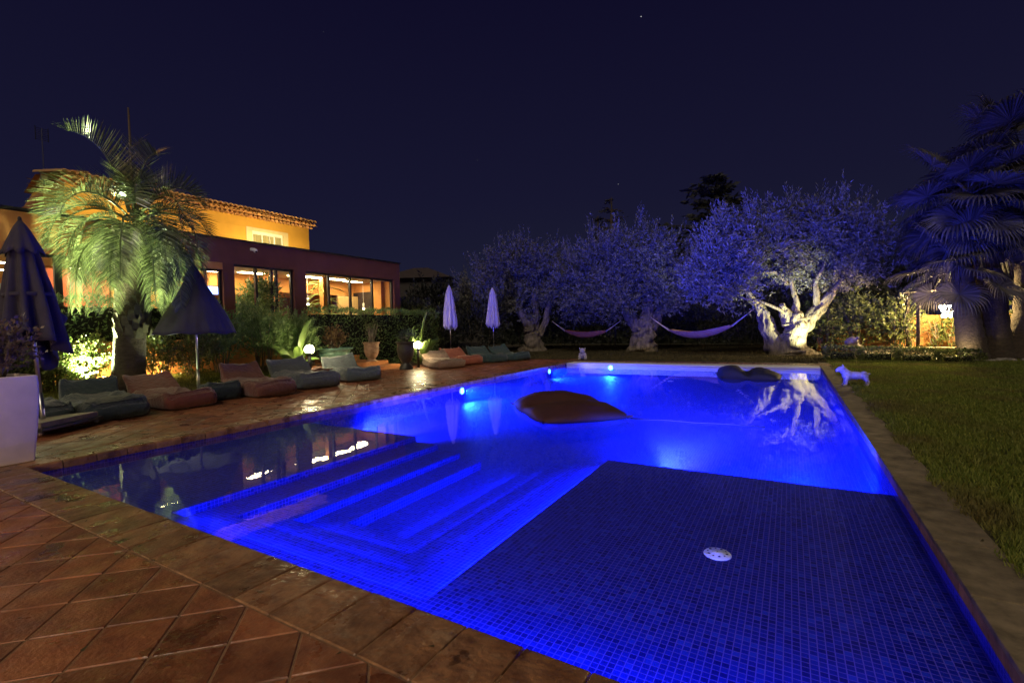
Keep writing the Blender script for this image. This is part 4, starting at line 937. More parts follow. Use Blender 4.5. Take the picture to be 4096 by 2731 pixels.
def umbrella(name,label,loc,top,hem,Rh,cloth,folds=8,amp=.3,capR=.12,caph=.3,pole_r=.024,base='none',flare=1.0,group=None,rz=0,seed=0,tail=.0,wave=.10):
    o=empty(name,label,'umbrella',loc,rz,group)
    MB().tube([(0,0,0),(0,0,top-.05)],pole_r,12).build('pole',steel,o,True)
    nseg=96; n=18; prof=[]
    for i in range(n+1):
        k=i/n; r=.03+(Rh-.03)*(k**flare); prof.append((r,top-.06-(top-.06-hem)*k))
    def fold(r,z,a,i):
        k=i/n; f=math.cos(folds*a+seed); d=amp*(.25+.75*k)
        rr=r*(1-d*.5+d*.5*f*abs(f)**-.3 if abs(f)>1e-3 else 1-d*.5)
        rr*=1+.10*noise.noise(Vector((math.cos(a)*1.5+seed,math.sin(a)*1.5,k*1.5)))+.05*noise.noise(Vector((math.cos(a)*6+seed,math.sin(a)*6,k*3)))
        zz=z+ (0 if k<.7 else (k-.7)/.3*(wave*f*(1-tail)-tail*noise.noise(Vector((math.cos(a)*1.2,math.sin(a)*1.2,seed)))))
        return rr,zz
    c=MB().lathe(prof,nseg,fold=fold).build('canopy',cloth,o,True); so=c.modifiers.new('cloth','SOLIDIFY'); so.thickness=.006
    cp=[(.02,top)]
    for i in range(1,7): cp.append((.02+(capR-.02)*(i/6)**.8,top-caph*i/6))
    def fold2(r,z,a,i): return r*(1+.14*math.cos(folds*a+seed)*i/6),z-(.04*math.cos(folds*a+seed)*(i/6)**2)
    v=MB().lathe(cp,48,fold=fold2).build('vent_cap',cloth,o,True); v.modifiers.new('cloth','SOLIDIFY').thickness=.006
    MB().ell((0,0,top+.02),(.025,.025,.05)).build('finial',darkmetal,o,True)
    for k in range(folds):
        a=(2*PI*k-seed)/folds+.02
        MB().tube([(.03*math.cos(a),.03*math.sin(a),top-.12),(Rh*.82*math.cos(a),Rh*.82*math.sin(a),hem+.05)],.008,5).build('rib',darkmetal,o)
    if wave>.05:
        zt_=hem+.42*(top-hem); MB().lathe([(Rh*.93*(.58**flare),zt_-.03),(Rh*.97*(.58**flare),zt_-.025),(Rh*.97*(.58**flare),zt_+.025),(Rh*.93*(.58**flare),zt_+.03)],24).build('tie_strap',cloth,o,True)
    MB().lathe([(pole_r,hem+.25),(.05,hem+.25),(.05,hem+.12),(pole_r,hem+.1)],12).build('runner',darkmetal,o,True)
    MB().lathe([(pole_r,.62),(.035,.62),(.035,.0),(pole_r,.0)],12).build('sleeve',steel,o,True)
    return o
u1=umbrella('large_umbrella','large dark closed parasol at the left behind the white planter',(-2.6,.88,0),3.36,1.33,.47,navy,9,.5,.24,.52,.03,flare=.75,seed=1.0,tail=.8)
u1.rotation_mode='QUATERNION'; u1.rotation_quaternion=(Vector((0,0,1))-ri0*.062).to_track_quat('Z','Y')
wdk=M('umbrella_base_wood',(.17,.14,.10),.7,.3,10,.3,50)
bs=box('base_plate',-.5,.5,-.45,.45,.12,.2,wdk,u1,bev=.01); box('base_frame',-.54,.54,-.5,.5,.06,.118,darkmetal,u1,bev=.01)
for sx in (-1,1):
    for sy in (-1,1):
        MB().tube([(sx*.48,sy*.42-.02,.035),(sx*.48,sy*.42+.02,.035)],.035,14).build('caster',steel,u1,True)
umbrella('half_open_umbrella','dark half-open parasol in front of the feather palm',(-5.02,4.40,0),3.2,1.50,.90,navy,8,.05,.22,.36,.026,flare=1.0,seed=.6,tail=.0,wave=.02)
for i,(p,t,h) in enumerate([((-5.0,14.65,0),3.33,1.5),((-3.92,16.43,0),3.27,1.52)]):
    u=umbrella('closed_umbrella',['left cream closed parasol among the far bean bags','right cream closed parasol among the far bean bags'][i],p,t,h,.33,cream,8,.38,.15,.34,.024,flare=.55,seed=i*1.3,group='cream closed parasols',tail=.1)
    MB().lathe([(0,0),(.28,0),(.28,.04),(.06,.07),(.04,.1)],20).build('base',darkmetal,u,True)

# bean bag loungers
def sq(c,e): return math.copysign(abs(c)**e,c)
def cushion(Lx,Wy,H,e=.30,n=22,m=44,top=None,seed=0.,wr=.012):
    V=[];F=[]
    for i in range(n+1):
        ph=-PI/2+PI*i/n
        for k in range(m):
            a=2*PI*k/m; x=Lx/2*sq(math.cos(ph),e)*sq(math.cos(a),e); y=Wy/2*sq(math.cos(ph),e)*sq(math.sin(a),e); z=H/2+H/2*sq(math.sin(ph),e)
            if top: x,y,z=top(x,y,z)
            q=Vector((x*5+seed,y*5,z*5)); g=noise.noise(q)*wr*1.6+noise.noise(Vector((x*13+seed,y*6,z*13)))*wr+ noise.noise(Vector((x*4,y*22+seed,z*9)))*wr*.7
            V.append((x,y+g*.6,max(0,z+g*(1 if z>.06 else .15))))
    for i in range(n):
        for k in range(m): F.append((i*m+k,i*m+(k+1)%m,(i+1)*m+(k+1)%m,(i+1)*m+k))
    return V,F
def beanbag(label,loc,rz,mat,Lx=1.55,Wy=.95,seed=0.,back=True,hs=1.,tilt=.42,group='bean bag loungers by the pool'):
    o=empty('bean_bag_lounger',label,'bean bag',loc,rz,group)
    def top(x,y,z):
        u=x/(Lx/2); f=z/.36
        hh=1-.30*math.exp(-((u+.05)/.32)**2)+.05*math.exp(-((u-.62)/.3)**2)-(.12 if u>.9 else 0)
        hh+=-.10*math.exp(-(y/(Wy*.25))**2)*math.exp(-((u+.2)/.4)**2)
        hh*=1+.22*noise.noise(Vector((seed*5.1,u*1.3,y*1.2)))
        bul=1+.03*math.sin(f*PI)
        return x*bul,y*bul,z*hh*hs
    V,F=cushion(Lx,Wy,.36,top=top,seed=seed,wr=.03); mk('seat',V,F,mat,o,True)
    row=[Vector(v) for v in V[17*44:18*44]]; cc=sum(row,Vector())/len(row); row=[cc+(v-cc)*1.012+Vector((0,0,.004)) for v in row]; MB().tube(row+row[:1],.009,5,False).build('piping',mat,o,True)
    if back:
        V,F=cushion(.42,Wy*.98,.66,e=.34,seed=seed+4,wr=.03)
        VV=[]; r1=noise.noise(Vector((seed*3.7,1,0))); r2=noise.noise(Vector((seed*2.9,7,0))); r3=noise.noise(Vector((seed*1.7,3,5)))
        for (x,y,z) in V:
            t=z/.66; th=(1-.80*t)
            ear=max(0,abs(y)/(Wy*.49)-.62)/.38
            x=x*th*1.15-t*tilt; z=z*(1+.22*ear*ear*t-.06*(1-ear)*t); y=y*(1-.10*t+.04*t*ear)
            z*=1+.45*r2*y/Wy*t-.12*abs(r3)*t; y+=.22*r1*t; x-=.25*r3*t*t
            VV.append((x-Lx*.5+.26,y,z*.76*hs+.19))
        mk('backrest',VV,F,mat,o,True)
        MB().tube([(-Lx*.5+.50,-Wy*.46,.25),(-Lx*.5+.52,0,.245),(-Lx*.5+.50,Wy*.46,.25)],.012,6).build('strap',mat,o)
    return o
def cloth(name,c): return M(name,c,.85,.22,8,.75,13,sheen=.2,dist=.035)
tealb=cloth('bag_teal',(.014,.026,.034)); redb=cloth('bag_red',(.10,.024,.018)); brownb=cloth('bag_brown',(.10,.034,.026)); greyb=cloth('bag_grey_blue',(.06,.07,.08)); blueg=cloth('bag_blue_grey',(.07,.09,.10)); tanb=cloth('bag_tan',(.20,.125,.09)); coral=cloth('bag_coral',(.30,.085,.05)); tealL=cloth('bag_light_teal',(.022,.05,.058))
beanbag('teal bean bag lounger at the far left, second from the white planter',(-3.58,2.0,0),R(-5),tealb,1.95,.95,1.)
beanbag('teal bean bag lounger nearest the white planter, behind the parasol base',(-3.75,1.05,0),R(-5),tealb,1.7,.85,2.2,back=False)
beanbag('dark red bean bag lounger with low backrest, left of the half-open parasol',(-3.65,3.2,0),R(-2),redb,1.95,.98,3.1,hs=.9,tilt=.55)
o=beanbag('small dark teal pouf between the two red loungers',(-3.55,4.1,0),R(-10),tealb,0.8,.7,5.,back=False,hs=1.05)
beanbag('red-brown bean bag lounger with high square backrest',(-3.5,5.02,0),R(-6),brownb,1.9,1.0,6.4,hs=1.08)
beanbag('grey bean bag lounger in front of the left globe lamp',(-3.75,6.5,0),R(-11),greyb,1.9,1.15,7.7,hs=1.1)
beanbag('blue-grey bean bag lounger right of the left globe lamp',(-3.85,8.2,0),R(-16),blueg,1.85,1.1,9.1,hs=1.02,tilt=.5)
beanbag('small orange pouf between the two grey loungers',(-4.75,7.65,0),R(0),brownb,.8,.75,10.,back=False,hs=.95)
beanbag('tan bean bag lounger beside the black urn',(-3.75,12.55,0),R(-28),tanb,1.75,1.15,11.,hs=.9,tilt=.5)
beanbag('coral bean bag lounger under the left cream parasol',(-3.9,14.0,0),R(-24),coral,1.6,1.1,12.,hs=.95)
beanbag('light teal bean bag lounger left of the right cream parasol',(-3.5,15.3,0),R(-20),tealL,1.6,1.1,13.,hs=.95)
beanbag('farthest light teal bean bag lounger, right of the cream parasols',(-3.0,16.4,0),R(-15),tealL,1.55,1.05,14.2,hs=.9)

# floating bean bags
def floater(label,P1,P2,P3,P4,h,mat,seed):
    o=empty('floating_bean_bag',label,'bean bag',(sum(p[0] for p in(P1,P2,P3,P4))/4,sum(p[1] for p in(P1,P2,P3,P4))/4,ZW),0,'bean bags floating in the pool')
    c=o.location; P=[Vector((p[0]-c.x,p[1]-c.y,0)) for p in (P1,P2,P3,P4)]; n=40; V=[];F=[]
    for sgn in (1,-1):
        for i in range(n+1):
            for j in range(n+1):
                u=i/n; v=j/n; p=(P[0]*(1-u)+P[1]*u)*(1-v)+(P[3]*(1-u)+P[2]*u)*v   # u: P1->P2, v: toward P4/P3
                bu=(1-abs(2*u-1)**2.6); bv=(1-abs(2*v-1)**2.6); pin=1-.07*(bu*(1-bv)+bv*(1-bu))
                prof_=(max(bu,0)*max(bv,0))**.42
                cre=1-.68*math.exp(-((u-.47)/.085)**2)*(.55+.45*math.sin(PI*v))
                q=Vector((u*3+seed,v*3,seed)); z=h*prof_*cre*(1.55-.85*u+.25*noise.noise(q))+.02*prof_*noise.noise(Vector((u*11,v*5,seed)))
                cn=1-.13*(abs(2*u-1)*abs(2*v-1))**3; pin*=cn; V.append((p.x*pin,p.y*pin,z*(1 if sgn>0 else -.5)+.02))
    m_=(n+1)*(n+1)
    for s in (0,1):
        for i in range(n):
            for j in range(n):
                a=s*m_+i*(n+1)+j; f=(a,a+1,a+n+2,a+n+1); F.append(f if s else f[::-1])
    ob=mk('cushion',V,F,mat,o,True)
    wl=ob.modifiers.new('seam','WELD'); wl.merge_threshold=.0005
    for k,p in enumerate(P): MB().tube([p*.85+Vector((0,0,.02)),p*.92+Vector((0,0,.05))],[.03,.008],6).build('corner_ear',mat,o)
    return o
floater('dark red double bean bag floating in the middle of the pool',(2.65,6.5),(4.25,4.85),(5.55,6.0),(3.95,7.6),.22,M('float_red',(.05,.015,.012),.75,.15,6,.2,90),1.)
floater('black double bean bag floating near the far end',(6.0,12.4),(7.55,12.3),(7.6,13.7),(5.7,13.7),.25,M('float_navy',(.012,.012,.02),.75,.15,6,.2,90),4.)

rp_=empty('tether_rope','thin dark rope trailing on the water from the red float','rope',(5.4,6.0,ZW)); MB().tube([(0,0,.012),(.25,-.04,.014),(.6,.06,.012),(1.0,.02,.014),(1.5,.12,.012),(2.0,.1,.01)],.009,6).build('cord',M('wet_rope',(.01,.01,.02),.9,.2,9),rp_,True)
# pool fittings
cv=empty('pool_cover_box','pale slatted pool cover housing along the far end','pool cover',(W/2,15.98,0))
cvm=M('cover_pvc',(.55,.55,.6),.45,.05,4)
for i in range(5): box('lid_slat',-W/2+.03,W/2-.03,-.37+i*.148+.003,-.37+(i+1)*.148-.003,-.045,-.008,cvm,cv,bev=.006)
box('front_panel',-W/2+.03,W/2-.03,-.395,-.372,-.40,-.03,cvm,cv,bev=.004); box('front_lip',-W/2+.03,W/2-.03,-.42,-.396,-.055,-.03,cvm,cv,bev=.004)
for s in (-1,1): box('end_bracket',s*(W/2-.015)-.012,s*(W/2-.015)+.012,-.43,.37,-.4,-.002,darkmetal,cv)
pool_e=EM('pool_lamp_glow',(.10,.75,1),26)
def pool_lamp(label,loc,nrm,beams,fill):
    o=empty('pool_lamp',label,'lamp',loc,0,'underwater pool lamps'); nv=Vector(nrm).normalized(); q=nv.to_track_quat('Z','Y').to_matrix()
    b=MB(); b.lathe([(.0,.0),(.11,.0),(.115,.012),(.085,.03),(.08,.02)],24); b.V=[tuple(q@Vector(v)) for v in b.V]; b.build('housing',white,o,True)
    b=MB(); b.lathe([(.0,.028),(.078,.022)],20); b.V=[tuple(q@Vector(v)) for v in b.V]; b.build('lens',pool_e,o)
    if fill: spot('pool_light',nv*.10+Vector((0,0,.0)),nv*1.1+Vector((0,0,-.27)),fill,BLUE,112,.7,o,.08)
    for (t,pw,ang) in beams: spot('pool_beam',nv*.12,nv*.12+Vector(t),pw,VBLUE,ang,.8,o,.05)
pool_lamp('nearest lit pool lamp on the left wall',(.006,8.56,-.22),(1,0,0),[((6,9,3.3),6500,70)],9500)
pool_lamp('second lit pool lamp on the left wall, near the cover',(.006,14.0,-.205),(1,0,0),[((7,6,3.2),3000,80)],9000)
pool_lamp('lit pool lamp under the cover housing',(1.85,15.585,-.17),(0,-1,0),[],4500)
pool_lamp('left pool lamp on the outer face of the shallow shelf',(6.4,YE,-.36),(0,1,0),[((.2,14,3.2),18000,58)],5200)  # this lamp and the next two are unseen, assumed to light floor and trees
pool_lamp('right pool lamp on the outer face of the shallow shelf',(7.8,YE,-.36),(0,1,0),[((5.4,14,5.5),600,60)],5200)
pool_lamp('pool lamp on the outer face of the left steps',(1.2,YE,-.36),(0,1,0),[((-2.5,16,3.4),15000,66)],5500)
o=empty('step_light_strip','light strip under the shelf edge facing the left steps','lamp',(5.75,2.1,-.243),0,'light strips on the pool steps'); box('housing',-.01,.004,-1.6,1.6,-.02,.02,white,o,bev=.003); box('lens',-.013,-.0105,-1.58,1.58,-.012,.012,EM('strip_glow',(.02,.08,1),3),o)  # unseen strip added to light the left risers and treads
al=bpy.data.lights.new('step_glow','AREA'); al.shape='RECTANGLE'; al.size=3.1; al.size_y=.03; al.energy=75; al.color=BLUE
ao=bpy.data.objects.new('step_glow',al); COL.objects.link(ao); ao.parent=o; ao.location=(-.03,0,0); ao.rotation_euler=Matrix((Vector((0,1,0)),Vector((-.1,0,1)).normalized().cross(Vector((0,1,0))).cross(Vector((0,1,0)))*-1,Vector((1,0,.12)).normalized())).transposed().to_euler()
o=empty('step_light_strip','lower light strip at the bottom of the pool steps','lamp',(4.62,2.6,-.51),0,'light strips on the pool steps'); box('housing',-.01,.004,-1.15,1.15,-.02,.02,white,o,bev=.003); box('lens',-.013,-.0105,-1.13,1.13,-.012,.012,EM('strip_glow_low',(.02,.08,1),3),o)  # second unseen strip, added to light the lowest riser and floor
a2=bpy.data.objects.new('step_glow',al.copy()); a2.data.size=2.2; a2.data.energy=40; COL.objects.link(a2); a2.parent=o; a2.location=(-.03,0,0); a2.rotation_euler=ao.rotation_euler
o=empty('edge_light_strip','light strip in the near pool wall below the coping','lamp',(W/2+1.35,0,-.152)); box('housing',-2.75,2.75,-.004,.012,-.022,.022,white,o,bev=.003); box('lens',-2.72,2.72,.0125,.015,-.016,.016,EM('strip_glow_edge',(.01,.03,1),1.5),o)  # unseen strip added to bring blue light onto the shelf
ae=bpy.data.lights.new('edge_glow','AREA'); ae.shape='RECTANGLE'; ae.size=5.4; ae.size_y=.03; ae.energy=55; ae.color=BLUE; ae.spread=R(60)
eo=bpy.data.objects.new('edge_glow',ae); COL.objects.link(eo); eo.parent=o; eo.location=(0,.03,0); eo.rotation_euler=(R(90),0,0)
eo.rotation_euler=Vector((0,1,.04)).to_track_quat('-Z','X').to_euler()
eo.rotation_euler=Matrix((Vector((1,0,0)),Vector((0,-1,-.04)).normalized().cross(Vector((1,0,0))),Vector((0,-1,-.04)).normalized())).transposed().to_euler()
o=empty('step_light_strip','light strip under the near edge of the top pool step','lamp',(4.15,.34,-.243),0,'light strips on the pool steps'); box('housing',-1.5,1.5,-.004,.01,-.02,.02,white,o,bev=.003); box('lens',-1.48,1.48,.0105,.013,-.012,.012,EM('strip_glow_near',(.02,.08,1),3),o)  # unseen strip added to brighten the near treads
a3=bpy.data.objects.new('step_glow',al.copy()); a3.data.size=2.9; a3.data.energy=40; COL.objects.link(a3); a3.parent=o; a3.location=(0,.03,0); a3.rotation_euler=Matrix((Vector((1,0,0)),Vector((0,-1,.1)).normalized().cross(Vector((1,0,0))),Vector((0,-1,.1)).normalized())).transposed().to_euler()
for i,(x_,y_,z_,ax) in enumerate([(5.37,2.3,-.327,0),(4.99,2.45,-.412,0),(4.2,.69,-.327,1),(4.2,1.03,-.412,1)]):  # further unseen strips, added so each one brightens the tread below
    o=empty('step_light_strip',['light strip under the second right-hand pool step','light strip under the third right-hand pool step','light strip under the second near pool step','light strip under the third near pool step'][i],'lamp',(x_,y_,z_),0,'light strips on the pool steps'); hl_=[1.4,1.3,1.0,.7][i]
    if ax==0: box('housing',-.008,.004,-hl_,hl_,-.016,.016,white,o,bev=.002); box('lens',-.011,-.0085,-hl_+.02,hl_-.02,-.01,.01,EM('strip_glow_mid',(.02,.08,1),2),o)
    else: box('housing',-hl_,hl_,-.004,.008,-.016,.016,white,o,bev=.002); box('lens',-hl_+.02,hl_-.02,.0085,.011,-.01,.01,EM('strip_glow_mid',(.02,.08,1),2),o)
    a4=bpy.data.objects.new('step_glow',al.copy()); a4.data.size=hl_*1.9; a4.data.energy=[16,14,16,12][i]; COL.objects.link(a4); a4.parent=o; a4.location=(-.025,0,0) if ax==0 else (0,.025,0); a4.rotation_euler=(ao if ax==0 else a3).rotation_euler
inlet_m=M('inlet_plastic',(.75,.75,.78),.4,.04,5)
def inlet(label,loc):
    o=empty('floor_inlet',label,'pool fitting',loc,0,'floor inlets of the pool'); MB().lathe([(0,.022),(.035,.022),(.04,.016),(.088,.012),(.095,.004),(.095,0)],32).build('cover',inlet_m,o,True)
    for k in range(10):
        a=2*PI*k/10; MB().lathe([(0,0),(.007 if k%2 else .01,0)],10,c=(math.cos(a)*.065,math.sin(a)*.065,.0165)).build('hole',darkmetal,o)
    MB().lathe([(0,.0235),(.006,.0235)],10).build('screw',darkmetal,o)
inlet('round white floor inlet with holes on the shallow shelf',(7.26,1.8,T)); inlet('small pale floor inlet far out in the deep part',(4.3,14.4,-.455)); 

# hammocks
def hammock(label,A,B,sag,mat,wd=.85):
    o=empty('hammock',label,'hammock',(A+B)/2,0,'hammocks between the olive trees'); c=(A+B)/2; a=A-c; b_=B-c; sd=(b_-a).cross(Vector((0,0,1))).normalized()
    n=30; m_=8; V=[];F=[]
    def P(t): return a.lerp(b_,t)+Vector((0,0,-4*sag*t*(1-t)))
    for i in range(n+1):
        t=.2+.6*i/n; ww=wd*(.18+.82*math.sin(PI*(i/n))**.6)
        for j in range(m_+1):
            s=(j/m_-.5)*2; V.append(P(t)+sd*s*ww*.5+Vector((0,0,.34*s*s*ww/wd+.006*noise.noise(Vector((i,j*2,0))))))
    for i in range(n):
        for j in range(m_): F.append((i*(m_+1)+j,i*(m_+1)+j+1,(i+1)*(m_+1)+j+1,(i+1)*(m_+1)+j))
    mk('cloth',V,F,mat,o,True)
    for (t0,t1,row) in ((0,.2,0),(1,.8,n)):
        for j in range(m_+1): MB().tube([P(t0),(P(t0)+V[row*(m_+1)+j])*.5+Vector((0,0,-.01)),V[row*(m_+1)+j]],.008,4).build('cord',rope,o)
rope=M('hammock_rope',(.7,.58,.48),.9,.2,10)
stripe=M('hammock_red',(.85,.13,.05),.9,.3,1,c2=(.8,.42,.25),stretch=(.5,30,30)); stripe2=M('hammock_violet',(.7,.24,.16),.9,.3,1,c2=(.7,.48,.36),stretch=(3,25,25))
hammock('red striped hammock between the left and middle olive trees',Vector((-4.35,23.55,1.75)),Vector((-.25,23.6,1.65)),.95,stripe)
hammock('violet striped hammock between the middle and floodlit olive trees',Vector((1.35,23.7,1.80)),Vector((6.45,21.9,2.1)),1.25,stripe2)

# dog statues
def dog(name,label,loc,rz,mat,S,kind,grp='dog statues around the pool'):
    o=empty(name,label,'statue',loc,rz,grp); b=MB(); E=b.ell
    def cap(p,q,r0,r1):
        p=Vector(p);q=Vector(q); k=7
        for i in range(k+1):
            t=i/k; r=r0+(r1-r0)*t; E(p.lerp(q,t),(r,r,r),n=6,m=8)
    if kind=='stand':   # faces -x
        E((.02,0,.235),(.19,.092,.085)); E((-.12,0,.235),(.11,.10,.115)); E((.17,0,.235),(.09,.085,.095)); cap((-.14,0,.27),(-.20,0,.35),.085,.075)
        E((-.235,0,.365),(.075,.078,.07)); E((-.30,0,.345),(.04,.058,.042)); E((-.31,0,.322),(.03,.05,.022)); E((-.325,0,.355),(.014,.018,.012))
        for s in (-1,1):
            cap((-.205,s*.05,.41),(-.20,s*.062,.475),.026,.008)
            cap((-.14,s*.075,.2),(-.155,s*.085,.09),.048,.033); cap((-.155,s*.085,.09),(-.16,s*.085,.03),.033,.032); E((-.18,s*.085,.022),(.045,.033,.022))
            cap((.18,s*.06,.23),(.21,s*.07,.15),.068,.045); cap((.21,s*.07,.15),(.245,s*.07,.09),.036,.028); cap((.245,s*.07,.09),(.225,s*.07,.03),.027,.027); E((.205,s*.07,.02),(.042,.03,.02))
            E((-.305,s*.032,.332),(.028,.022,.03)); E((-.292,s*.04,.385),(.014,.014,.014))
        E((.265,0,.275),(.03,.018,.018))
    else:               # seated bulldog, faces -x
        E((.03,0,.16),(.14,.125,.15)); E((-.04,0,.23),(.115,.115,.14)); E((-.07,0,.37),(.105,.115,.10)); E((-.15,0,.345),(.06,.095,.065)); E((-.165,0,.305),(.045,.08,.03)); E((-.20,0,.375),(.02,.025,.018))
        for s in (-1,1):
            cap((-.08,s*.10,.22),(-.11,s*.105,.04),.055,.042); E((-.14,s*.105,.03),(.06,.045,.03)); E((.05,s*.12,.10),(.10,.06,.10)); E((-.02,s*.14,.03),(.08,.04,.03)); E((-.02,s*.105,.445),(.03,.03,.035)); E((-.15,s*.06,.31),(.05,.035,.06)); E((-.14,s*.05,.42),(.025,.025,.02))
        E((.17,0,.08),(.04,.03,.03))
    b.V=[tuple(Vector(v)*S) for v in b.V]
    ob=b.build('body',mat,o,True); r=ob.modifiers.new('remesh','REMESH'); r.mode='VOXEL'; r.voxel_size=.011*S; r.use_smooth_shade=True
    s=ob.modifiers.new('smooth','SMOOTH'); s.iterations=3; s.factor=.5
    return o
stat=M('statue_stone',(.30,.27,.25),.7,.45,6,.3,40,c2=(.46,.42,.40))
stat_d=M('statue_dark',(.16,.09,.09),.6,.5,6,.2,60,c2=(.40,.30,.24))
dog('bulldog_statue','pale standing bulldog statue on the edge of the right lawn',(8.95,10.97,-.005),R(4),stat,1.02,'stand')
stripes=[]
dog('bulldog_statue','seated bulldog statue behind the far left pool corner',(.05,17.25,0),R(110),stat,1.08,'sit')
dog('dog_statue','dark brown and cream dog statue behind the low hedge',(9.85,19.8,-.01),R(20),stat_d,1.75,'sit')

# ------------------------------------------------------------------ right end of the garden
for i in range(4):
    x0=8.85+i*1.02; hedge('low_hedge',['low clipped hedge section nearest the floodlit olive, lime green','low hedge section in front of the dark dog statue','low hedge section before the cream wall','low hedge section beside the fan palms'][i],x0,x0+1.0,18.55-.12*i,19.25-.12*i,-.02,.42-.03*i,1500,.075,.04,leaf_lr,'low hedge at the right',bulge=.06)
cw=empty('low_cream_wall','low cream wall with a niche behind the low hedge','wall',(11.6,20.6,0)); box('wall',-1.35,2.2,-.1,.1,0,.38,creamr,cw,bev=.015); box('ledge',-1.5,2.2,-.32,-.102,0,.17,creamr,cw,bev=.01)
for s in (0,1): box('niche_jamb',-.2+s*.5,-.17+s*.5,-.118,-.1005,.18,.37,darkmetal,cw)
ow=empty('garden_wall','orange garden wall behind the laurel bushes','wall',(13,24.2,0)); box('wall',-4.2,8,-.12,.12,0,1.55,orange,ow,bev=.02)
for i,(x_,y_,rx,h,n) in enumerate([(9.1,23.1,.95,2.6,360),(10.3,23.3,1.0,2.75,380),(11.5,23.2,.9,2.5,330),(16.3,23.2,1.6,3.4,400),(9.0,24.6,1.4,3.4,340)]):
    shrub('laurel_bush',['laurel bush right of the floodlit olive trunk','laurel bush in the middle of the lit bushes','laurel bush nearest the hanging lantern','laurel bush at the right edge behind the palms','dark laurel bush deep behind the floodlit olive'][i],(x_,y_,0),rx,.75,h,n,10,.35,.13,.06,leaf_lr,10,'laurel bushes at the right',.5)
for i,(x_,y_) in enumerate([(12.0,23.2),(12.9,23.3),(13.4,23.2)]):
    shrub('thin_shrub',['thin shrub before the orange garden wall, left one','thin shrub before the orange garden wall, middle one','thin shrub before the orange garden wall, right one'][i],(x_,y_,0),.5,.35,1.6,50,8,.35,.16,.05,leaf_lr,8,'thin shrubs before the orange wall',.7)
# pergola with a hanging chandelier lantern
pg=empty('pergola','dark thatched pergola roof behind the palms','pergola',(13.0,22.2,0)); th=M('thatch',(.04,.03,.022),.95,.3,4,.6,20)
for sx in (-1.1,2.6):
    for sy in (-.9,.9): MB().tube([(sx,sy,0),(sx,sy,2.5)],.06,8).build('post',bark_p,pg,True)
MB().add([(-1.3,-1.1,2.45),(3.3,-1.1,2.45),(3.3,1.1,2.45),(-1.3,1.1,2.45),(-.2,0,3.1),(1.8,0,3.1)],[(0,1,5,4),(1,2,5),(2,3,4,5),(3,0,4),(3,2,1,0)]).build('roof',th,pg)
ch=empty('hanging_lantern','glowing glass chandelier hanging from the pergola','lamp',(12.85,21.9,1.55)); gl=EM('lantern_glow',(1,.80,.36),130)
MB().tube([(0,0,.45),(0,0,.93)],.012,6).build('chain',darkmetal,ch)
for k in range(6):
    a=2*PI*k/6; MB().ell((math.cos(a)*.2,math.sin(a)*.2,.3),(.045,.045,.06),n=6,m=8).build('bulb',gl,ch,True); MB().tube([(0,0,.12),(math.cos(a)*.15,math.sin(a)*.15,.08),(math.cos(a)*.2,math.sin(a)*.2,.24)],.012,6).build('arm',steel,ch)
for k in range(16):
    a=2*PI*k/16; MB().ell((math.cos(a)*.14,math.sin(a)*.14,.02-.05*(k%3)),(.018,.018,.03),n=5,m=6).build('crystal',gl,ch)
point('lantern_light',(0,-.15,.25),2000,(1,.72,.3),ch,.2)
wl=empty('wall_lantern','pale lit lantern panel at the right edge behind the palms','lamp',(15.9,21.3,1.0)); box('frame',-.03,.0,-.18,.18,0,1.15,creamr,wl,bev=.01); box('glow',-.2,.2,-.062,-.032,.1,1.05,EM('panel_glow',(1,.72,.42),1.1),wl)
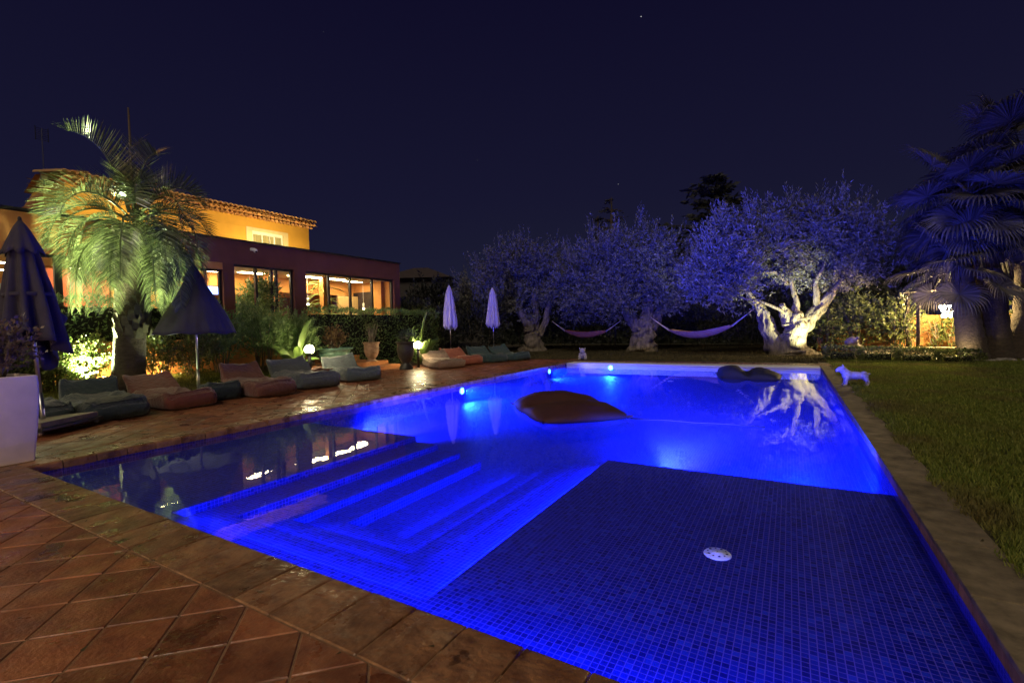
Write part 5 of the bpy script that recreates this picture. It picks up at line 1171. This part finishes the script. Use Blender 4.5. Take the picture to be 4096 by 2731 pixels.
# flush ground light and stones round the palm feet
gl_=empty('ground_light','round glowing light set in the lawn beside the fan palms','lamp',(12.5,19.0,-.01)); MB().lathe([(0,.03),(.17,.03),(.19,.02),(.2,0)],24).build('rim',steel,gl_,True); MB().lathe([(0,.045),(.08,.042),(.16,.032)],24).build('lens',EM('ground_glow',(1,.9,.55),6),gl_); spot('ground_beam',(0,0,.12),(.6,.7,2.5),140,(1,.8,.45),130,.6,gl_,.1)
stm=M('garden_stone',(.20,.18,.15),.85,.35,8,.6,20,rnd='obj')
for i in range(26):
    a=rng.uniform(0,1); x_=12.55+a*2.4; y_=19.0+rng.uniform(-.3,.5)+a*.5; s=rng.uniform(.06,.16)
    b=MB().ell((0,0,s*.25),(s,s*rng.uniform(.6,.95),s*.55),n=7,m=10); b.V=[tuple(Vector(v)*(1+.25*noise.noise(Vector(v)*6+Vector((i,0,0))))) for v in b.V]
    tag(b.build('garden_stone',stm,None,True,loc=(x_,y_,-.01),rz=rng.uniform(0,3)),'rounded stone in the row edging the fan palm bed','stone','stones edging the fan palm bed')
# small reflector toy ball by the seated dog, hanging lantern in the middle olive
hl=empty('hanging_ornament','small pale glass lantern hanging in the middle olive','lantern',(3.05,24.6,2.55)); MB().tube([(0,0,.3),(0,0,.9)],.006,5).build('cord',darkmetal,hl); MB().lathe([(0,0),(.07,0),(.075,.05),(.07,.25),(.03,.3),(0,.3)],12).build('glass',M('pale_glass',(.6,.6,.7),.2,.05,3),hl,True)
# assumed lanterns on an added unseen wall behind the viewer, lighting the near paving
bw=empty('rear_wall','rendered house wall closing the terrace behind the viewer','wall',(4,-7.5,0)); box('wall',-9,9,-.15,.15,0,3.2,creamr,bw)  # unseen wall added to carry the assumed lanterns
for i,x_ in enumerate((1.5,8.5)):
    o=empty('terrace_lantern',['left lantern on the wall behind the viewer','right lantern on the wall behind the viewer'][i],'lamp',(x_,-7.34,2.2),0,'lanterns on the rear wall')
    box('back_plate',-.06,.06,.0,.02,-.1,.25,darkmetal,o,bev=.004); MB().lathe([(.03,0),(.07,.02),(.09,.25),(.02,.32)],8,c=(0,.14,-.05)).build('cage',glass_m,o); MB().ell((0,.14,.07),(.04,.04,.06)).build('bulb',EM('lantern_bulb',(1,.75,.4),30),o)
    point('lantern_point',(0,.14,.07),780,(1,.66,.33),o,.08)
